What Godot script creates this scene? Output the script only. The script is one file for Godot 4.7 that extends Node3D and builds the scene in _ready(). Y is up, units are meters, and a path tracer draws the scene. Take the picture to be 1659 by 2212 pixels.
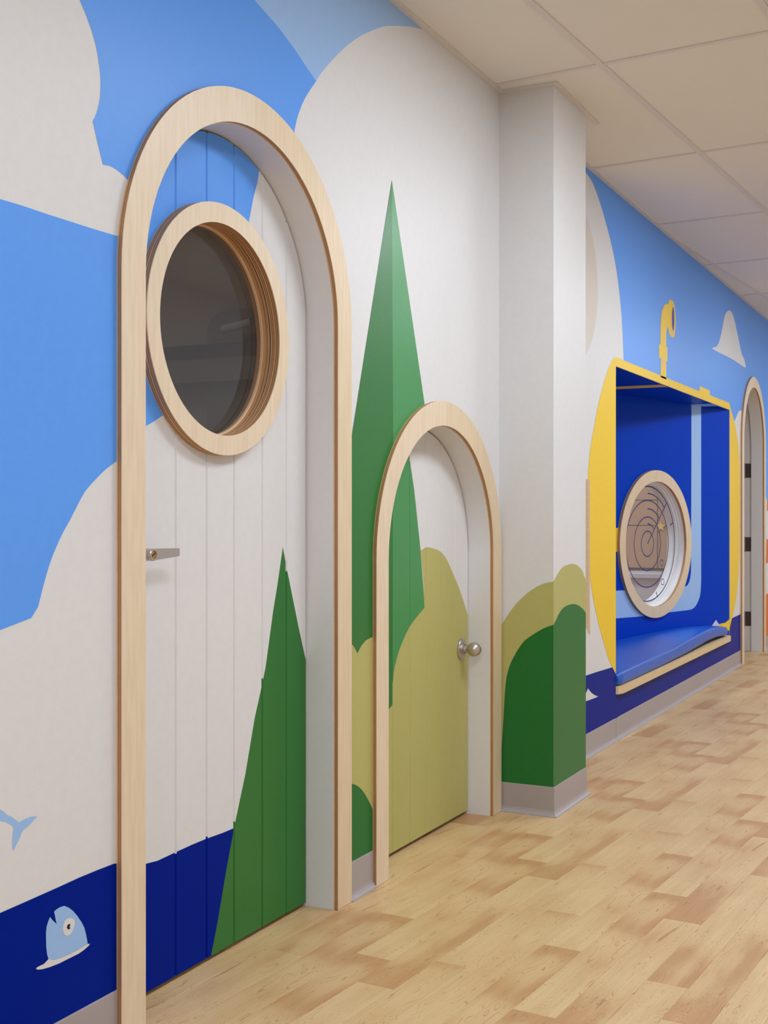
extends Node3D
# Children's clinic corridor: mural wall with two arched doors, a column, a submarine niche and a third arched doorway.
# World: the corridor runs along -Z, the mural wall is the plane x = -WX. "s" is the distance along the wall (s = -z).

const F := 2644.0            # focal length in pixels of the 1659 x 2212 photograph
const CX := 829.5
const CY := 1106.0
const EYE := 1.115           # camera height
const CEIL := 2.679          # ceiling grid height
const WX := 1.657            # mural wall
const DX := 1.742            # face of the door leaves
const FX := 1.643            # face of the plywood door frames
const COLX := 1.444          # front face of the column
const NS0 := 5.8615          # niche opening, start and end along the wall
const NS1 := 8.7377
const NTOP := 1.828
const ROOMX := 1.45          # opposite wall
const S_NEAR := -7.0
const S_FAR := 15.0

var yaw := atan2(1318.5, F)
var nich := deg_to_rad(14.3)     # the niche's back wall runs at this angle to the mural wall
var grid := deg_to_rad(4.0)      # ceiling grid and floor boards run at this angle to the mural wall
var M := {}
var taken := {}

# ---------------------------------------------------------------- mesh builder
class MB:
	var s := {}
	func slot(m) -> Array:
		if not s.has(m):
			s[m] = [PackedVector3Array(), PackedVector3Array(), PackedVector2Array()]
		return s[m]
	func tri(m, a: Vector3, b: Vector3, c: Vector3, n: Vector3, ua := Vector2.ZERO, ub := Vector2.ZERO, uc := Vector2.ZERO) -> void:
		var k := slot(m)
		if (b - a).cross(c - a).dot(n) > 0.0:
			k[0].append_array([a, c, b]); k[2].append_array([ua, uc, ub])
		else:
			k[0].append_array([a, b, c]); k[2].append_array([ua, ub, uc])
		k[1].append_array([n, n, n])
	func tri_n(m, p: Array, n: Array) -> void:
		var k := slot(m)
		var fn: Vector3 = n[0] + n[1] + n[2]
		if (p[1] - p[0]).cross(p[2] - p[0]).dot(fn) > 0.0:
			k[0].append_array([p[0], p[2], p[1]]); k[1].append_array([n[0], n[2], n[1]])
		else:
			k[0].append_array([p[0], p[1], p[2]]); k[1].append_array([n[0], n[1], n[2]])
		k[2].append_array([Vector2.ZERO, Vector2.ZERO, Vector2.ZERO])
	func quad(m, a: Vector3, b: Vector3, c: Vector3, d: Vector3, n: Vector3) -> void:
		tri(m, a, b, c, n); tri(m, a, c, d, n)
	func quad_n(m, a: Vector3, b: Vector3, c: Vector3, d: Vector3, na: Vector3, nb: Vector3, nc: Vector3, nd: Vector3) -> void:
		tri_n(m, [a, b, c], [na, nb, nc]); tri_n(m, [a, c, d], [na, nc, nd])
	func box(m, lo: Vector3, hi: Vector3) -> void:
		obox(m, Transform3D(Basis.IDENTITY, (lo + hi) / 2.0), (hi - lo) / 2.0)
	func obox(m, t: Transform3D, h: Vector3) -> void:
		for ax in 3:
			for sg in [-1.0, 1.0]:
				var n := Vector3.ZERO; n[ax] = sg
				var u := Vector3.ZERO; u[(ax + 1) % 3] = 1.0
				var v := Vector3.ZERO; v[(ax + 2) % 3] = 1.0
				var c := n * h
				quad(m, t * (c - u * h - v * h), t * (c + u * h - v * h), t * (c + u * h + v * h), t * (c - u * h + v * h), (t.basis * n).normalized())
	# box with chamfered edges: each face inset, joined by bevel strips
	func bbox(m, t: Transform3D, h: Vector3, b: float) -> void:
		for ax in 3:
			var i := (ax + 1) % 3
			var j := (ax + 2) % 3
			for sg in [-1.0, 1.0]:
				var n := Vector3.ZERO; n[ax] = sg
				var p := []
				for k in [[-1, -1], [1, -1], [1, 1], [-1, 1]]:
					var q := Vector3.ZERO
					q[ax] = sg * h[ax]; q[i] = k[0] * (h[i] - b); q[j] = k[1] * (h[j] - b)
					p.append(t * q)
				quad(m, p[0], p[1], p[2], p[3], (t.basis * n).normalized())
				for sj in [-1.0, 1.0]:   # bevels between face ax and face i, running along j
					var q := []
					for k in [[0, -1], [0, 1], [1, 1], [1, -1]]:
						var w := Vector3.ZERO
						w[ax] = sg * (h[ax] - (b if k[0] == 1 else 0.0)); w[i] = sj * (h[i] - (b if k[0] == 0 else 0.0)); w[j] = k[1] * (h[j] - b)
						q.append(t * w)
					var nn := Vector3.ZERO; nn[ax] = sg; nn[i] = sj
					quad(m, q[0], q[1], q[2], q[3], (t.basis * nn).normalized())
		for a in [-1.0, 1.0]:
			for c in [-1.0, 1.0]:
				for d in [-1.0, 1.0]:
					var k := Vector3(a, c, d)
					var e := h - Vector3(b, b, b)
					tri(m, t * (k * Vector3(h.x, e.y, e.z)), t * (k * Vector3(e.x, h.y, e.z)), t * (k * Vector3(e.x, e.y, h.z)), (t.basis * k).normalized())
	# flat polygon; frame = [origin, axis u, axis v, normal]
	func flat(m, poly: PackedVector2Array, f: Array, depth := 0.0) -> void:
		var ix := Geometry2D.triangulate_polygon(poly)
		for k in range(0, ix.size(), 3):
			var q := []
			for r in 3:
				q.append(f[0] + f[1] * poly[ix[k + r]].x + f[2] * poly[ix[k + r]].y + f[3] * depth)
			tri(m, q[0], q[1], q[2], f[3])
	# extruded polygon: caps at depths[0] and depths[-1], sides in bands, one material per band
	func solid(cap, poly: PackedVector2Array, f: Array, depths: Array, bands: Array, back = null, smooth := false) -> void:
		if cap != null:
			flat(cap, poly, f, depths[0])
		var g := [f[0], f[1], f[2], -f[3]]
		if back != null:
			flat(back, poly, g, -depths[-1])
		var cw := Geometry2D.is_polygon_clockwise(poly)
		var np := poly.size()
		var en := []
		for i in np:
			var e := poly[(i + 1) % np] - poly[i]
			var o := Vector2(e.y, -e.x).normalized()
			en.append(-o if cw else o)
		for i in np:
			var a := poly[i]
			var b := poly[(i + 1) % np]
			var n0: Vector2 = en[i]
			var n1: Vector2 = en[i]
			if smooth:
				var pv: Vector2 = en[(i + np - 1) % np]
				var nx: Vector2 = en[(i + 1) % np]
				if pv.dot(en[i]) > 0.8: n0 = (pv + en[i]).normalized()
				if nx.dot(en[i]) > 0.8: n1 = (nx + en[i]).normalized()
			var w0: Vector3 = f[1] * n0.x + f[2] * n0.y
			var w1: Vector3 = f[1] * n1.x + f[2] * n1.y
			for k in bands.size():
				if bands[k] == null:
					continue
				var pa: Vector3 = f[0] + f[1] * a.x + f[2] * a.y
				var pb: Vector3 = f[0] + f[1] * b.x + f[2] * b.y
				quad_n(bands[k], pa + f[3] * depths[k], pb + f[3] * depths[k], pb + f[3] * depths[k + 1], pa + f[3] * depths[k + 1], w0, w1, w1, w0)
	# lathe about an axis: profile of (radius, height), frame [origin, u, v, axis]
	func lathe(m, prof: Array, f: Array, seg := 40) -> void:
		for i in prof.size() - 1:
			var p0: Vector2 = prof[i]
			var p1: Vector2 = prof[i + 1]
			var e := p1 - p0
			if e.length() < 1e-7: continue
			var nn := Vector2(e.y, -e.x).normalized()
			for k in seg:
				var a0 := TAU * k / seg
				var a1 := TAU * (k + 1) / seg
				var r0: Vector3 = f[1] * cos(a0) + f[2] * sin(a0)
				var r1: Vector3 = f[1] * cos(a1) + f[2] * sin(a1)
				var m0: Vector3 = r0 * nn.x + f[3] * nn.y
				var m1: Vector3 = r1 * nn.x + f[3] * nn.y
				if p0.x > 1e-6:
					tri_n(m, [f[0] + r0 * p0.x + f[3] * p0.y, f[0] + r1 * p0.x + f[3] * p0.y, f[0] + r1 * p1.x + f[3] * p1.y], [m0, m1, m1])
				if p1.x > 1e-6:
					tri_n(m, [f[0] + r0 * p0.x + f[3] * p0.y, f[0] + r1 * p1.x + f[3] * p1.y, f[0] + r0 * p1.x + f[3] * p1.y], [m0, m1, m0])
	func sphere_prof(c: float, r: float, a0 := -90.0, a1 := 90.0, n := 20) -> Array:
		var p := []
		for k in n + 1:
			var t := deg_to_rad(lerpf(a0, a1, float(k) / n))
			p.append(Vector2(maxf(0.0, r * cos(t)), c + r * sin(t)))
		return p
	func tube(m, pts: Array, r: float, seg := 8) -> void:
		var up := Vector3.UP
		for i in pts.size() - 1:
			var t: Vector3 = (pts[i + 1] - pts[i]).normalized()
			var u := t.cross(up if absf(t.dot(up)) < 0.95 else Vector3.RIGHT).normalized()
			var v := u.cross(t)
			for k in seg:
				var a0 := TAU * k / seg
				var a1 := TAU * (k + 1) / seg
				var r0 := u * cos(a0) + v * sin(a0)
				var r1 := u * cos(a1) + v * sin(a1)
				quad_n(m, pts[i] + r0 * r, pts[i] + r1 * r, pts[i + 1] + r1 * r, pts[i + 1] + r0 * r, r0, r1, r1, r0)
	func mesh() -> ArrayMesh:
		var am := ArrayMesh.new()
		for m in s:
			var a := []
			a.resize(Mesh.ARRAY_MAX)
			a[Mesh.ARRAY_VERTEX] = s[m][0]; a[Mesh.ARRAY_NORMAL] = s[m][1]; a[Mesh.ARRAY_TEX_UV] = s[m][2]
			am.add_surface_from_arrays(Mesh.PRIMITIVE_TRIANGLES, a)
			am.surface_set_material(am.get_surface_count() - 1, m)
		return am

# ---------------------------------------------------------------- scene helpers
func numbered(n: String) -> String:
	taken[n] = taken.get(n, -1) + 1
	return n if taken[n] == 0 else "%s_%03d" % [n, taken[n]]

func tag(o: Node, label: String, category: String, group := "", kind := "") -> Node:
	o.set_meta("label", label)
	o.set_meta("category", category)
	if group: o.set_meta("group", group)
	if kind: o.set_meta("kind", kind)
	return o

func thing(called: String, label: String, category: String, at := Vector3.ZERO, group := "", kind := "") -> Node3D:
	var o := Node3D.new()
	o.name = numbered(called)
	add_child(o)
	o.position = at
	tag(o, label, category, group, kind)
	return o

# a named mesh under a parent; the builder's points are world points
func part(called: String, b: MB, parent: Node3D, label := "") -> MeshInstance3D:
	var o := MeshInstance3D.new()
	o.name = called
	o.mesh = b.mesh()
	parent.add_child(o, true)
	var base := Vector3.ZERO
	var q: Node = parent
	while q is Node3D and q != self:
		base += q.position
		q = q.get_parent()
	o.position = -base
	if label: o.set_meta("label", label)
	return o

# one-mesh top-level object
func whole(called: String, b: MB, label: String, category: String, group := "", kind := "") -> MeshInstance3D:
	var o := part(numbered(called), b, self)
	tag(o, label, category, group, kind)
	return o

# ---------------------------------------------------------------- photograph pixel -> point on a known surface
func ray(px: float, py: float) -> Vector3:
	var u := (px - CX) / F
	return Vector3(cos(yaw) * u - sin(yaw), (CY - py) / F, -(sin(yaw) * u + cos(yaw)))

func on_x(px: float, py: float, x: float) -> Vector2:        # plane parallel to the mural wall -> (s, y)
	var r := ray(px, py)
	var t := -x / r.x
	return Vector2(-r.z * t, EYE + r.y * t)

func on_s(px: float, py: float, s: float) -> Vector2:        # plane square to the mural wall -> (x, y)
	var r := ray(px, py)
	var t := -s / r.z
	return Vector2(r.x * t, EYE + r.y * t)

func on_niche(px: float, py: float) -> Vector2:              # niche back wall -> (q, y)
	var r := ray(px, py)
	var p0 := Vector3(-WX, 0, -NS1)
	var n := Vector3(cos(nich), 0, sin(nich))
	var t := p0.dot(n) / r.dot(n)
	return Vector2((r * t - p0).dot(Vector3(-sin(nich), 0, cos(nich))), EYE + r.y * t)

func wl(a: Array, x := WX) -> PackedVector2Array:
	var o := PackedVector2Array()
	for k in range(0, a.size(), 2): o.append(on_x(a[k], a[k + 1], x))
	return o

func frame_x(x: float) -> Array:     # (s, y) -> world on the plane x = -x, facing the corridor
	return [Vector3(-x, 0, 0), Vector3(0, 0, -1), Vector3.UP, Vector3.RIGHT]

func frame_s(s: float) -> Array:     # (x, y) -> world on the plane z = -s, facing the camera side
	return [Vector3(0, 0, -s), Vector3.RIGHT, Vector3.UP, Vector3.BACK]

func frame_niche() -> Array:
	return [Vector3(-WX, 0, -NS1), Vector3(-sin(nich), 0, cos(nich)), Vector3.UP, Vector3(cos(nich), 0, sin(nich))]

func frame_flat(y: float, up := true) -> Array:   # (x, s) -> world on a level plane
	return [Vector3(0, y, 0), Vector3.RIGHT, Vector3(0, 0, -1), Vector3.UP if up else Vector3.DOWN]

func rect(x0: float, y0: float, x1: float, y1: float) -> PackedVector2Array:
	return PackedVector2Array([Vector2(x0, y0), Vector2(x1, y0), Vector2(x1, y1), Vector2(x0, y1)])

func arch(c: float, r: float, spring: float, bottom := 0.0, n := 48) -> PackedVector2Array:
	var p := PackedVector2Array([Vector2(c - r, bottom)])
	for k in n + 1:
		var t := PI - PI * k / n
		p.append(Vector2(c + r * cos(t), spring + r * sin(t)))
	p.append(Vector2(c + r, bottom))
	return p

func circle(c: Vector2, r: float, n := 64) -> PackedVector2Array:
	var p := PackedVector2Array()
	for k in n: p.append(c + Vector2(cos(TAU * k / n), sin(TAU * k / n)) * r)
	return p

func cut(polys: Array, holes: Array) -> Array:
	for hp in holes:
		var nx := []
		for p in polys: nx.append_array(Geometry2D.clip_polygons(p, hp))
		polys = nx
	return polys

func keep(polys: Array, win: PackedVector2Array) -> Array:
	var o := []
	for p in polys: o.append_array(Geometry2D.intersect_polygons(p, win))
	return o

func inside(p: Vector2, poly: PackedVector2Array) -> bool:
	return Geometry2D.is_point_in_polygon(p, poly)

# smooth closed curve through points (Catmull-Rom), open = leave the last edge straight
func smooth_line(a: PackedVector2Array, n := 5) -> PackedVector2Array:
	var o := PackedVector2Array()
	for i in a.size() - 1:
		var p0 := a[maxi(i - 1, 0)]
		var p3 := a[mini(i + 2, a.size() - 1)]
		for k in n:
			o.append(a[i].cubic_interpolate(a[i + 1], p0, p3, float(k) / n))
	o.append(a[-1])
	return o

# ---------------------------------------------------------------- materials
func noise(freq: float, seed_: int, oct := 4) -> FastNoiseLite:
	var n := FastNoiseLite.new()
	n.noise_type = FastNoiseLite.TYPE_SIMPLEX_SMOOTH
	n.frequency = freq
	n.seed = seed_
	n.fractal_octaves = oct
	return n

func noise_tex(freq: float, seed_: int, lo: Color, hi: Color, size := 512, oct := 4) -> NoiseTexture2D:
	var t := NoiseTexture2D.new()
	t.width = size; t.height = size
	t.seamless = true
	t.noise = noise(freq, seed_, oct)
	var g := Gradient.new()
	g.set_color(0, lo); g.set_color(1, hi)
	t.color_ramp = g
	return t

func rgb(r: float, g: float, b: float) -> Color:
	return Color(r / 255.0, g / 255.0, b / 255.0)

func plain(name_: String, c: Color, rough := 0.6, metal := 0.0) -> StandardMaterial3D:
	var m := StandardMaterial3D.new()
	m.resource_name = name_
	m.albedo_color = c
	m.roughness = rough
	m.metallic = metal
	M[name_] = m
	return m

func paint(name_: String, c: Color, rough := 0.42) -> StandardMaterial3D:
	var m := plain(name_, c, rough)
	m.albedo_texture = M_tex.stipple
	m.heightmap_enabled = true
	m.heightmap_texture = M_tex.roller
	m.heightmap_scale = 0.012
	m.metallic_specular = 0.24
	m.uv1_triplanar = true
	m.uv1_world_triplanar = true
	m.uv1_scale = Vector3.ONE * 2.6
	return m

var M_tex := {}

func veneer(name_: String, c: Color, scale_: Vector3, rough := 0.5) -> StandardMaterial3D:
	var m := plain(name_, c, rough)
	m.albedo_texture = M_tex.grain
	m.uv1_triplanar = true
	m.uv1_world_triplanar = true
	m.uv1_scale = scale_
	return m

# maple boards: rows of different boards in one sheet, tone drifts and growth lines
func board_sheet(rows: int, w: int, rh: int) -> ImageTexture:
	var im := Image.create(w, rows * rh, false, Image.FORMAT_RGB8)
	var light := Color(0.812, 0.665, 0.470)
	var pale := Color(0.852, 0.722, 0.530)
	var dark := Color(0.750, 0.560, 0.375)
	var tone := noise(0.0024, 11, 2)
	var warp := noise(0.010, 12, 2)
	var field := noise(0.0042, 13, 2)
	var fine := noise(0.02, 14, 3)
	var fleck := noise(0.045, 15, 2)
	for r in rows:
		var bias := [-0.22, -0.02, -0.30, -0.12, -0.20, 0.02, -0.15, -0.32, -0.04, -0.26, -0.18, 0.0, -0.30, -0.08, -0.24, -0.14][r % 16] as float
		var lean := [0.6, -0.85, 0.2, 0.7, -0.5, -0.95, 0.5, 0.15, 0.9, -0.35, 0.6, 0.95, 0.3, -0.8, 0.5, -0.6][r % 16] as float
		for y in rh:
			for x in w:
				var fx := float(x) + r * 3171.0
				var fy := float(y) * 2.2 + r * 997.0
				var st := fine.get_noise_2d(fx * 0.10, fy * 3.4)
				var wx := warp.get_noise_2d(fx * 0.6, fy * 1.1)
				var v := field.get_noise_2d(fx * 0.34 + wx * 26.0, fy * 1.25 + wx * 20.0)
				var t := tone.get_noise_2d(fx, fy * 0.12) * 0.7 + bias + lean * (float(x) / w - 0.5) + v * 0.55 + st * 0.24
				var col := pale.lerp(light, clampf(t * 1.2 + 0.75, 0.0, 1.0)).lerp(dark, smoothstep(0.04, 0.55, t) * 0.85)
				v *= 9.0
				var d := absf(v - roundf(v))
				var ln := clampf(1.0 - d / 0.10, 0.0, 1.0)
				ln *= clampf(0.42 + fleck.get_noise_2d(fx * 0.07, fy * 0.35) * 1.9, 0.0, 1.0)
				col = col.lerp(Color(0.62, 0.41, 0.25), ln * 0.62)
				col = col * (1.0 + st * 0.05)
				var fl := fleck.get_noise_2d(fx * 0.35, fy * 2.2)
				if fl > 0.50: col = col.lerp(Color(0.60, 0.40, 0.24), (fl - 0.50) * 1.2)
				im.set_pixel(x, r * rh + y, Color(col.r, col.g, col.b))
	return ImageTexture.create_from_image(im)

func make_materials() -> void:
	M_tex.stipple = noise_tex(0.02, 3, Color(0.985, 0.985, 0.985), Color(1, 1, 1), 512, 5)
	M_tex.roller = noise_tex(0.09, 4, Color(0, 0, 0), Color(1, 1, 1), 512, 3)
	M_tex.grain = noise_tex(0.012, 5, Color(0.95, 0.935, 0.915), Color(1, 1, 1), 512, 5)
	M_tex.boards = board_sheet(16, 1024, 104)
	M_tex.speck = noise_tex(0.16, 6, Color(0.95, 0.95, 0.95), Color(1, 1, 1), 512, 3)
	paint("cream", rgb(226, 224, 224), 0.40)
	paint("sky", rgb(100, 163, 250), 0.36)
	paint("haze_blue", rgb(160, 196, 242), 0.36)
	paint("navy", rgb(0, 32, 142), 0.36)
	paint("royal", rgb(0, 62, 192), 0.36)
	M.navy.metallic_specular = 0.12
	M.royal.metallic_specular = 0.12
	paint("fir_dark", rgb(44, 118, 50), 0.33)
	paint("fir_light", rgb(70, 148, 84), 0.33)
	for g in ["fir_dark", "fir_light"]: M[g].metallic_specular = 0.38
	paint("bush_dark", rgb(44, 116, 54), 0.34)
	paint("bush_light", rgb(188, 182, 112), 0.38)
	paint("yellow", rgb(246, 206, 48), 0.38)
	paint("yellow_pale", rgb(236, 196, 128), 0.4)
	paint("tan", rgb(218, 208, 196), 0.4)
	paint("orange", rgb(226, 116, 40), 0.4)
	paint("eye_black", rgb(24, 20, 22), 0.4)
	paint("lens_purple", rgb(70, 58, 140), 0.4)
	paint("jamb_white", rgb(232, 230, 231), 0.38)
	paint("trim_white", rgb(226, 222, 220), 0.45)
	paint("inner_wall", rgb(206, 190, 176), 0.5)
	veneer("birch", rgb(236, 216, 188), Vector3(9, 0.9, 9), 0.42)
	veneer("birch_b", rgb(232, 210, 177), Vector3(11, 0.8, 11), 0.42)
	veneer("birch_level", rgb(230, 205, 165), Vector3(2.0, 14, 1.2), 0.45)
	veneer("pine", rgb(234, 206, 160), Vector3(9, 9, 0.9), 0.5)
	veneer("ply_a", rgb(222, 190, 152), Vector3(4, 4, 4), 0.6)
	veneer("ply_b", rgb(166, 116, 76), Vector3(4, 4, 4), 0.6)
	veneer("ply_c", rgb(202, 154, 110), Vector3(4, 4, 4), 0.6)
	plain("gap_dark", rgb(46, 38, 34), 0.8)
	plain("cove_base", rgb(170, 160, 160), 0.38)
	plain("steel", rgb(196, 188, 182), 0.30, 0.9)
	plain("steel_dark", rgb(120, 112, 108), 0.35, 0.9)
	plain("brass", rgb(190, 150, 84), 0.3, 0.9)
	plain("hinge_metal", rgb(86, 76, 74), 0.5, 0.6)
	var v := plain("vinyl_blue", rgb(24, 92, 198), 0.33)
	v.metallic_specular = 0.38
	v.heightmap_enabled = true
	v.heightmap_texture = noise_tex(0.02, 21, Color(0, 0, 0), Color(1, 1, 1), 512, 4)
	v.heightmap_scale = 0.12
	v.uv1_triplanar = true
	v.uv1_world_triplanar = true
	v.uv1_scale = Vector3(2, 2, 2)
	plain("vinyl_piping", rgb(44, 88, 172), 0.35)
	var t := plain("tile_white", rgb(238, 232, 224), 0.85)
	t.albedo_texture = M_tex.speck
	t.heightmap_enabled = true
	t.heightmap_texture = M_tex.speck
	t.heightmap_scale = 0.03
	t.uv1_triplanar = true
	t.uv1_world_triplanar = true
	t.uv1_scale = Vector3.ONE * 4.0
	plain("grid_white", rgb(222, 214, 208), 0.5)
	plain("grid_back", rgb(120, 112, 104), 0.9)
	var fl := plain("boards", Color(1, 1, 1), 0.40)
	fl.albedo_texture = M_tex.boards
	plain("floor_base", rgb(150, 112, 74), 0.7)
	var gl := plain("glass", Color(1, 1, 1, 0.03), 0.02)
	gl.transparency = BaseMaterial3D.TRANSPARENCY_ALPHA
	plain("radar_ink", rgb(52, 40, 110), 0.5)
	plain("star_yellow", rgb(240, 205, 110), 0.5)
	plain("panel_tan", rgb(196, 156, 122), 0.6)
	plain("panel_line", rgb(160, 124, 96), 0.7)
	plain("counter_lilac", rgb(214, 208, 222), 0.5)
	plain("dark_rail", rgb(58, 56, 62), 0.5)
	plain("cabinet_grey", rgb(150, 140, 136), 0.6)
	plain("dry_grass", rgb(150, 140, 110), 0.8)
	plain("leaf_brown", rgb(112, 72, 40), 0.55)
	var g := plain("diffuser", rgb(250, 249, 246), 0.6)
	g.emission_enabled = true
	g.emission = Color(1.0, 0.985, 0.96)
	g.emission_energy_multiplier = 1.2

# ---------------------------------------------------------------- camera, environment, lamps
func set_camera_and_light() -> void:
	var cam := Camera3D.new()
	cam.name = "camera"
	add_child(cam)
	cam.position = Vector3(0, EYE, 0)
	cam.rotation = Vector3(0, yaw, 0)
	cam.fov = rad_to_deg(2.0 * atan(CY / F))
	cam.keep_aspect = Camera3D.KEEP_HEIGHT
	cam.near = 0.05
	cam.far = 60.0
	cam.current = true
	var we := WorldEnvironment.new()
	we.name = "environment"
	var e := Environment.new()
	e.background_mode = Environment.BG_COLOR
	e.background_color = Color(0.02, 0.02, 0.02)
	e.tonemap_mode = Environment.TONE_MAPPER_LINEAR
	e.tonemap_exposure = 1.0
	e.sdfgi_enabled = true
	e.ssao_enabled = true
	e.ssil_enabled = true
	we.environment = e
	add_child(we)

const LAMP_ENERGY := 3.2
const LAMP_COLOR := Color(0.90, 0.95, 1.0)

# grid coordinates (across, along) -> plan (x, s)
func g2(a: float, b: float) -> Vector2:
	return Vector2(-1.2328, 4.1737) + Vector2(cos(grid), -sin(grid)) * a + Vector2(sin(grid), cos(grid)) * b

func grect(a0: float, b0: float, a1: float, b1: float) -> PackedVector2Array:
	return PackedVector2Array([g2(a0, b0), g2(a1, b0), g2(a1, b1), g2(a0, b1)])

# ---------------------------------------------------------------- structure
const D1C := 2.5735   # door centres along the wall, arch spring heights
const D1Y := 1.633
const D2C := 3.7605
const D2Y := 0.970
const D3C := 9.659
const D3Y := 1.633
const RO := 0.515     # frame outer and inner radius, jamb inner radius, wall opening
const RI := 0.4335
const RJ := 0.431
const RW := 0.452

func wall_openings() -> Array:
	return [arch(D1C, RW, D1Y, -1.0), arch(D2C, RW, D2Y, -1.0), arch(D3C, RW, D3Y, -1.0), rect(NS0, 0.222, NS1, NTOP)]

func build_wall_left() -> void:
	var b := MB.new()
	var cr: Material = M.cream
	var f := frame_x(WX)
	var depths := [0.0, -0.2]
	var bands := [cr]
	for pl in cut([rect(S_NEAR, 0, NS0, 2.72)], [arch(D1C, RW, D1Y, -1.0), arch(D2C, RW, D2Y, -1.0)]):
		b.solid(cr, pl, f, depths, bands, cr)
	b.solid(cr, rect(NS0, NTOP, NS1, 2.72), f, depths, bands, cr)
	b.solid(cr, rect(NS0, 0, NS1, 0.222), f, depths, bands, cr)
	for pl in cut([rect(NS1, 0, S_FAR, 2.72)], [arch(D3C, RW, D3Y, -1.0)]):
		b.solid(cr, pl, f, depths, bands, cr)
	var w := whole("wall_left", b, "long mural wall painted with clouds, sky, sea, fir and a submarine", "wall", "", "structure")
	var holes := wall_openings()
	var room := rect(S_NEAR, 0, S_FAR, 2.70)
	var col := [rect(4.2865, -1, 4.6795, 3)]
	# --- sky and clouds
	var edge := smooth_line(wl([172, 0, 192, 50, 207, 100, 215, 150, 217, 180, 215, 215, 208, 245, 200, 262]))
	edge.append_array(smooth_line(wl([203, 275, 209, 302, 217, 335, 222, 355])))
	edge.append_array(smooth_line(wl([224, 356, 240, 360, 258, 372, 275, 388, 300, 420])))
	var sky1 := wl([120, -110, 150, -45])
	sky1.append_array(edge)
	sky1.append_array(wl([420, 500, 640, 420, 636, 300]))
	var cloud_edge := smooth_line(wl([636, 281, 645, 245, 660, 210, 683, 175, 700, 150, 740, 107, 780, 77, 826, 58, 850, 56, 880, 57, 912, 63]))
	var haze_edge := smooth_line(wl([683, 175, 665, 150, 640, 112, 600, 58, 550, 0, 490, -80, 400, -220, 340, -330]))
	for p in cloud_edge:
		if p.y > on_x(683, 175, WX).y: break
		sky1.append(p)
	sky1.append_array(haze_edge)
	sky1.append_array(PackedVector2Array([Vector2(2.1, 2.9), Vector2(1.3, 2.9), Vector2(1.55, 2.62)]))
	paint_on(w, "painted_sky", [sky1], M.sky, f, 0.0004, room, holes)
	var hz := haze_edge.duplicate()
	hz.append_array(PackedVector2Array([Vector2(2.1, 2.9), Vector2(3.9, 2.9)]))
	var ce := cloud_edge.duplicate()
	ce.reverse()
	for p in ce:
		if p.y < on_x(683, 175, WX).y: break
		hz.append(p)
	paint_on(w, "painted_pale_sky", [hz], M.haze_blue, f, 0.0004, room, holes)
	var sky2 := smooth_line(wl([-60, 410, 0, 430, 50, 445, 100, 462, 150, 478, 200, 494, 254, 510, 300, 522]))
	sky2.append_array(wl([300, 960]))
	sky2.append_array(smooth_line(wl([252, 996, 227, 1015, 205, 1037, 185, 1060, 172, 1082, 150, 1125, 135, 1152, 117, 1192, 105, 1225, 95, 1260, 82, 1311])))
	sky2.append_array(wl([67, 1335, 0, 1361, -60, 1384]))
	sky2.append(Vector2(1.0, 0.84)); sky2.append(Vector2(1.0, 1.66))
	paint_on(w, "painted_sky", [sky2], M.sky, f, 0.0004, room, holes)
	# --- sea with the fish
	var sea := wl([0, 1972, 40, 1954.5, 85, 1934.5, 130, 1914.5, 170, 1896, 210, 1879.5, 245, 1866, 252, 1865, 300, 1846])
	var y0: float = sea[0].y
	sea.append(Vector2(2.4, 0.0)); sea.append(Vector2(S_NEAR, 0.0)); sea.append(Vector2(S_NEAR, y0 + 0.04)); sea.append(Vector2(1.0, y0))
	paint_on(w, "painted_sea", [sea], M.navy, f, 0.0004, room, holes)
	var fx := func(a: Array) -> PackedVector2Array:
		var o := []
		for k in range(0, a.size(), 2): o.append_array([60 + a[k] / 6.381, 1920 + a[k + 1] / 6.381])
		return wl(o)
	var fish: PackedVector2Array = fx.call([500, 234, 560, 258, 620, 305, 680, 375, 740, 465, 775, 535, 800, 630, 815, 715, 822, 762, 700, 832, 560, 905, 430, 960, 300, 985, 280, 965, 262, 900, 250, 800, 248, 700, 246, 610, 256, 520, 275, 455, 303, 386, 330, 425, 395, 486, 380, 420, 366, 345, 357, 314, 400, 275, 450, 248])
	paint_on(w, "painted_fish", [fish], M.haze_blue, f, 0.0008, room, [])
	var belly: PackedVector2Array = fx.call([850, 752, 838, 780, 770, 840, 700, 890, 560, 960, 420, 1030, 290, 1080, 190, 1108, 130, 1113, 106, 1098, 130, 1075, 215, 1035, 245, 1005, 282, 965, 300, 978, 350, 978, 430, 960, 560, 905, 690, 838, 770, 790, 822, 762])
	paint_on(w, "painted_fish", [belly], M.cream, f, 0.0011, room, [])
	var eye: PackedVector2Array = fx.call([565, 400, 600, 404, 636, 432, 640, 490, 620, 560, 585, 620, 540, 645, 510, 638, 485, 600, 476, 540, 490, 470, 525, 420])
	paint_on(w, "painted_fish", [smooth_ring(eye)], M.cream, f, 0.0012, room, [])
	var pup: PackedVector2Array = fx.call([560, 482, 577, 487, 578, 505, 566, 515, 568, 530, 578, 528, 574, 548, 555, 557, 540, 548, 534, 525, 540, 498])
	paint_on(w, "painted_fish", [pup], M.eye_black, f, 0.0016, room, [])
	var tx := func(a: Array) -> PackedVector2Array:
		var o := []
		for k in range(0, a.size(), 2): o.append_array([a[k] / 13.825, 1740 + a[k + 1] / 13.825])
		return wl(o)
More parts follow.
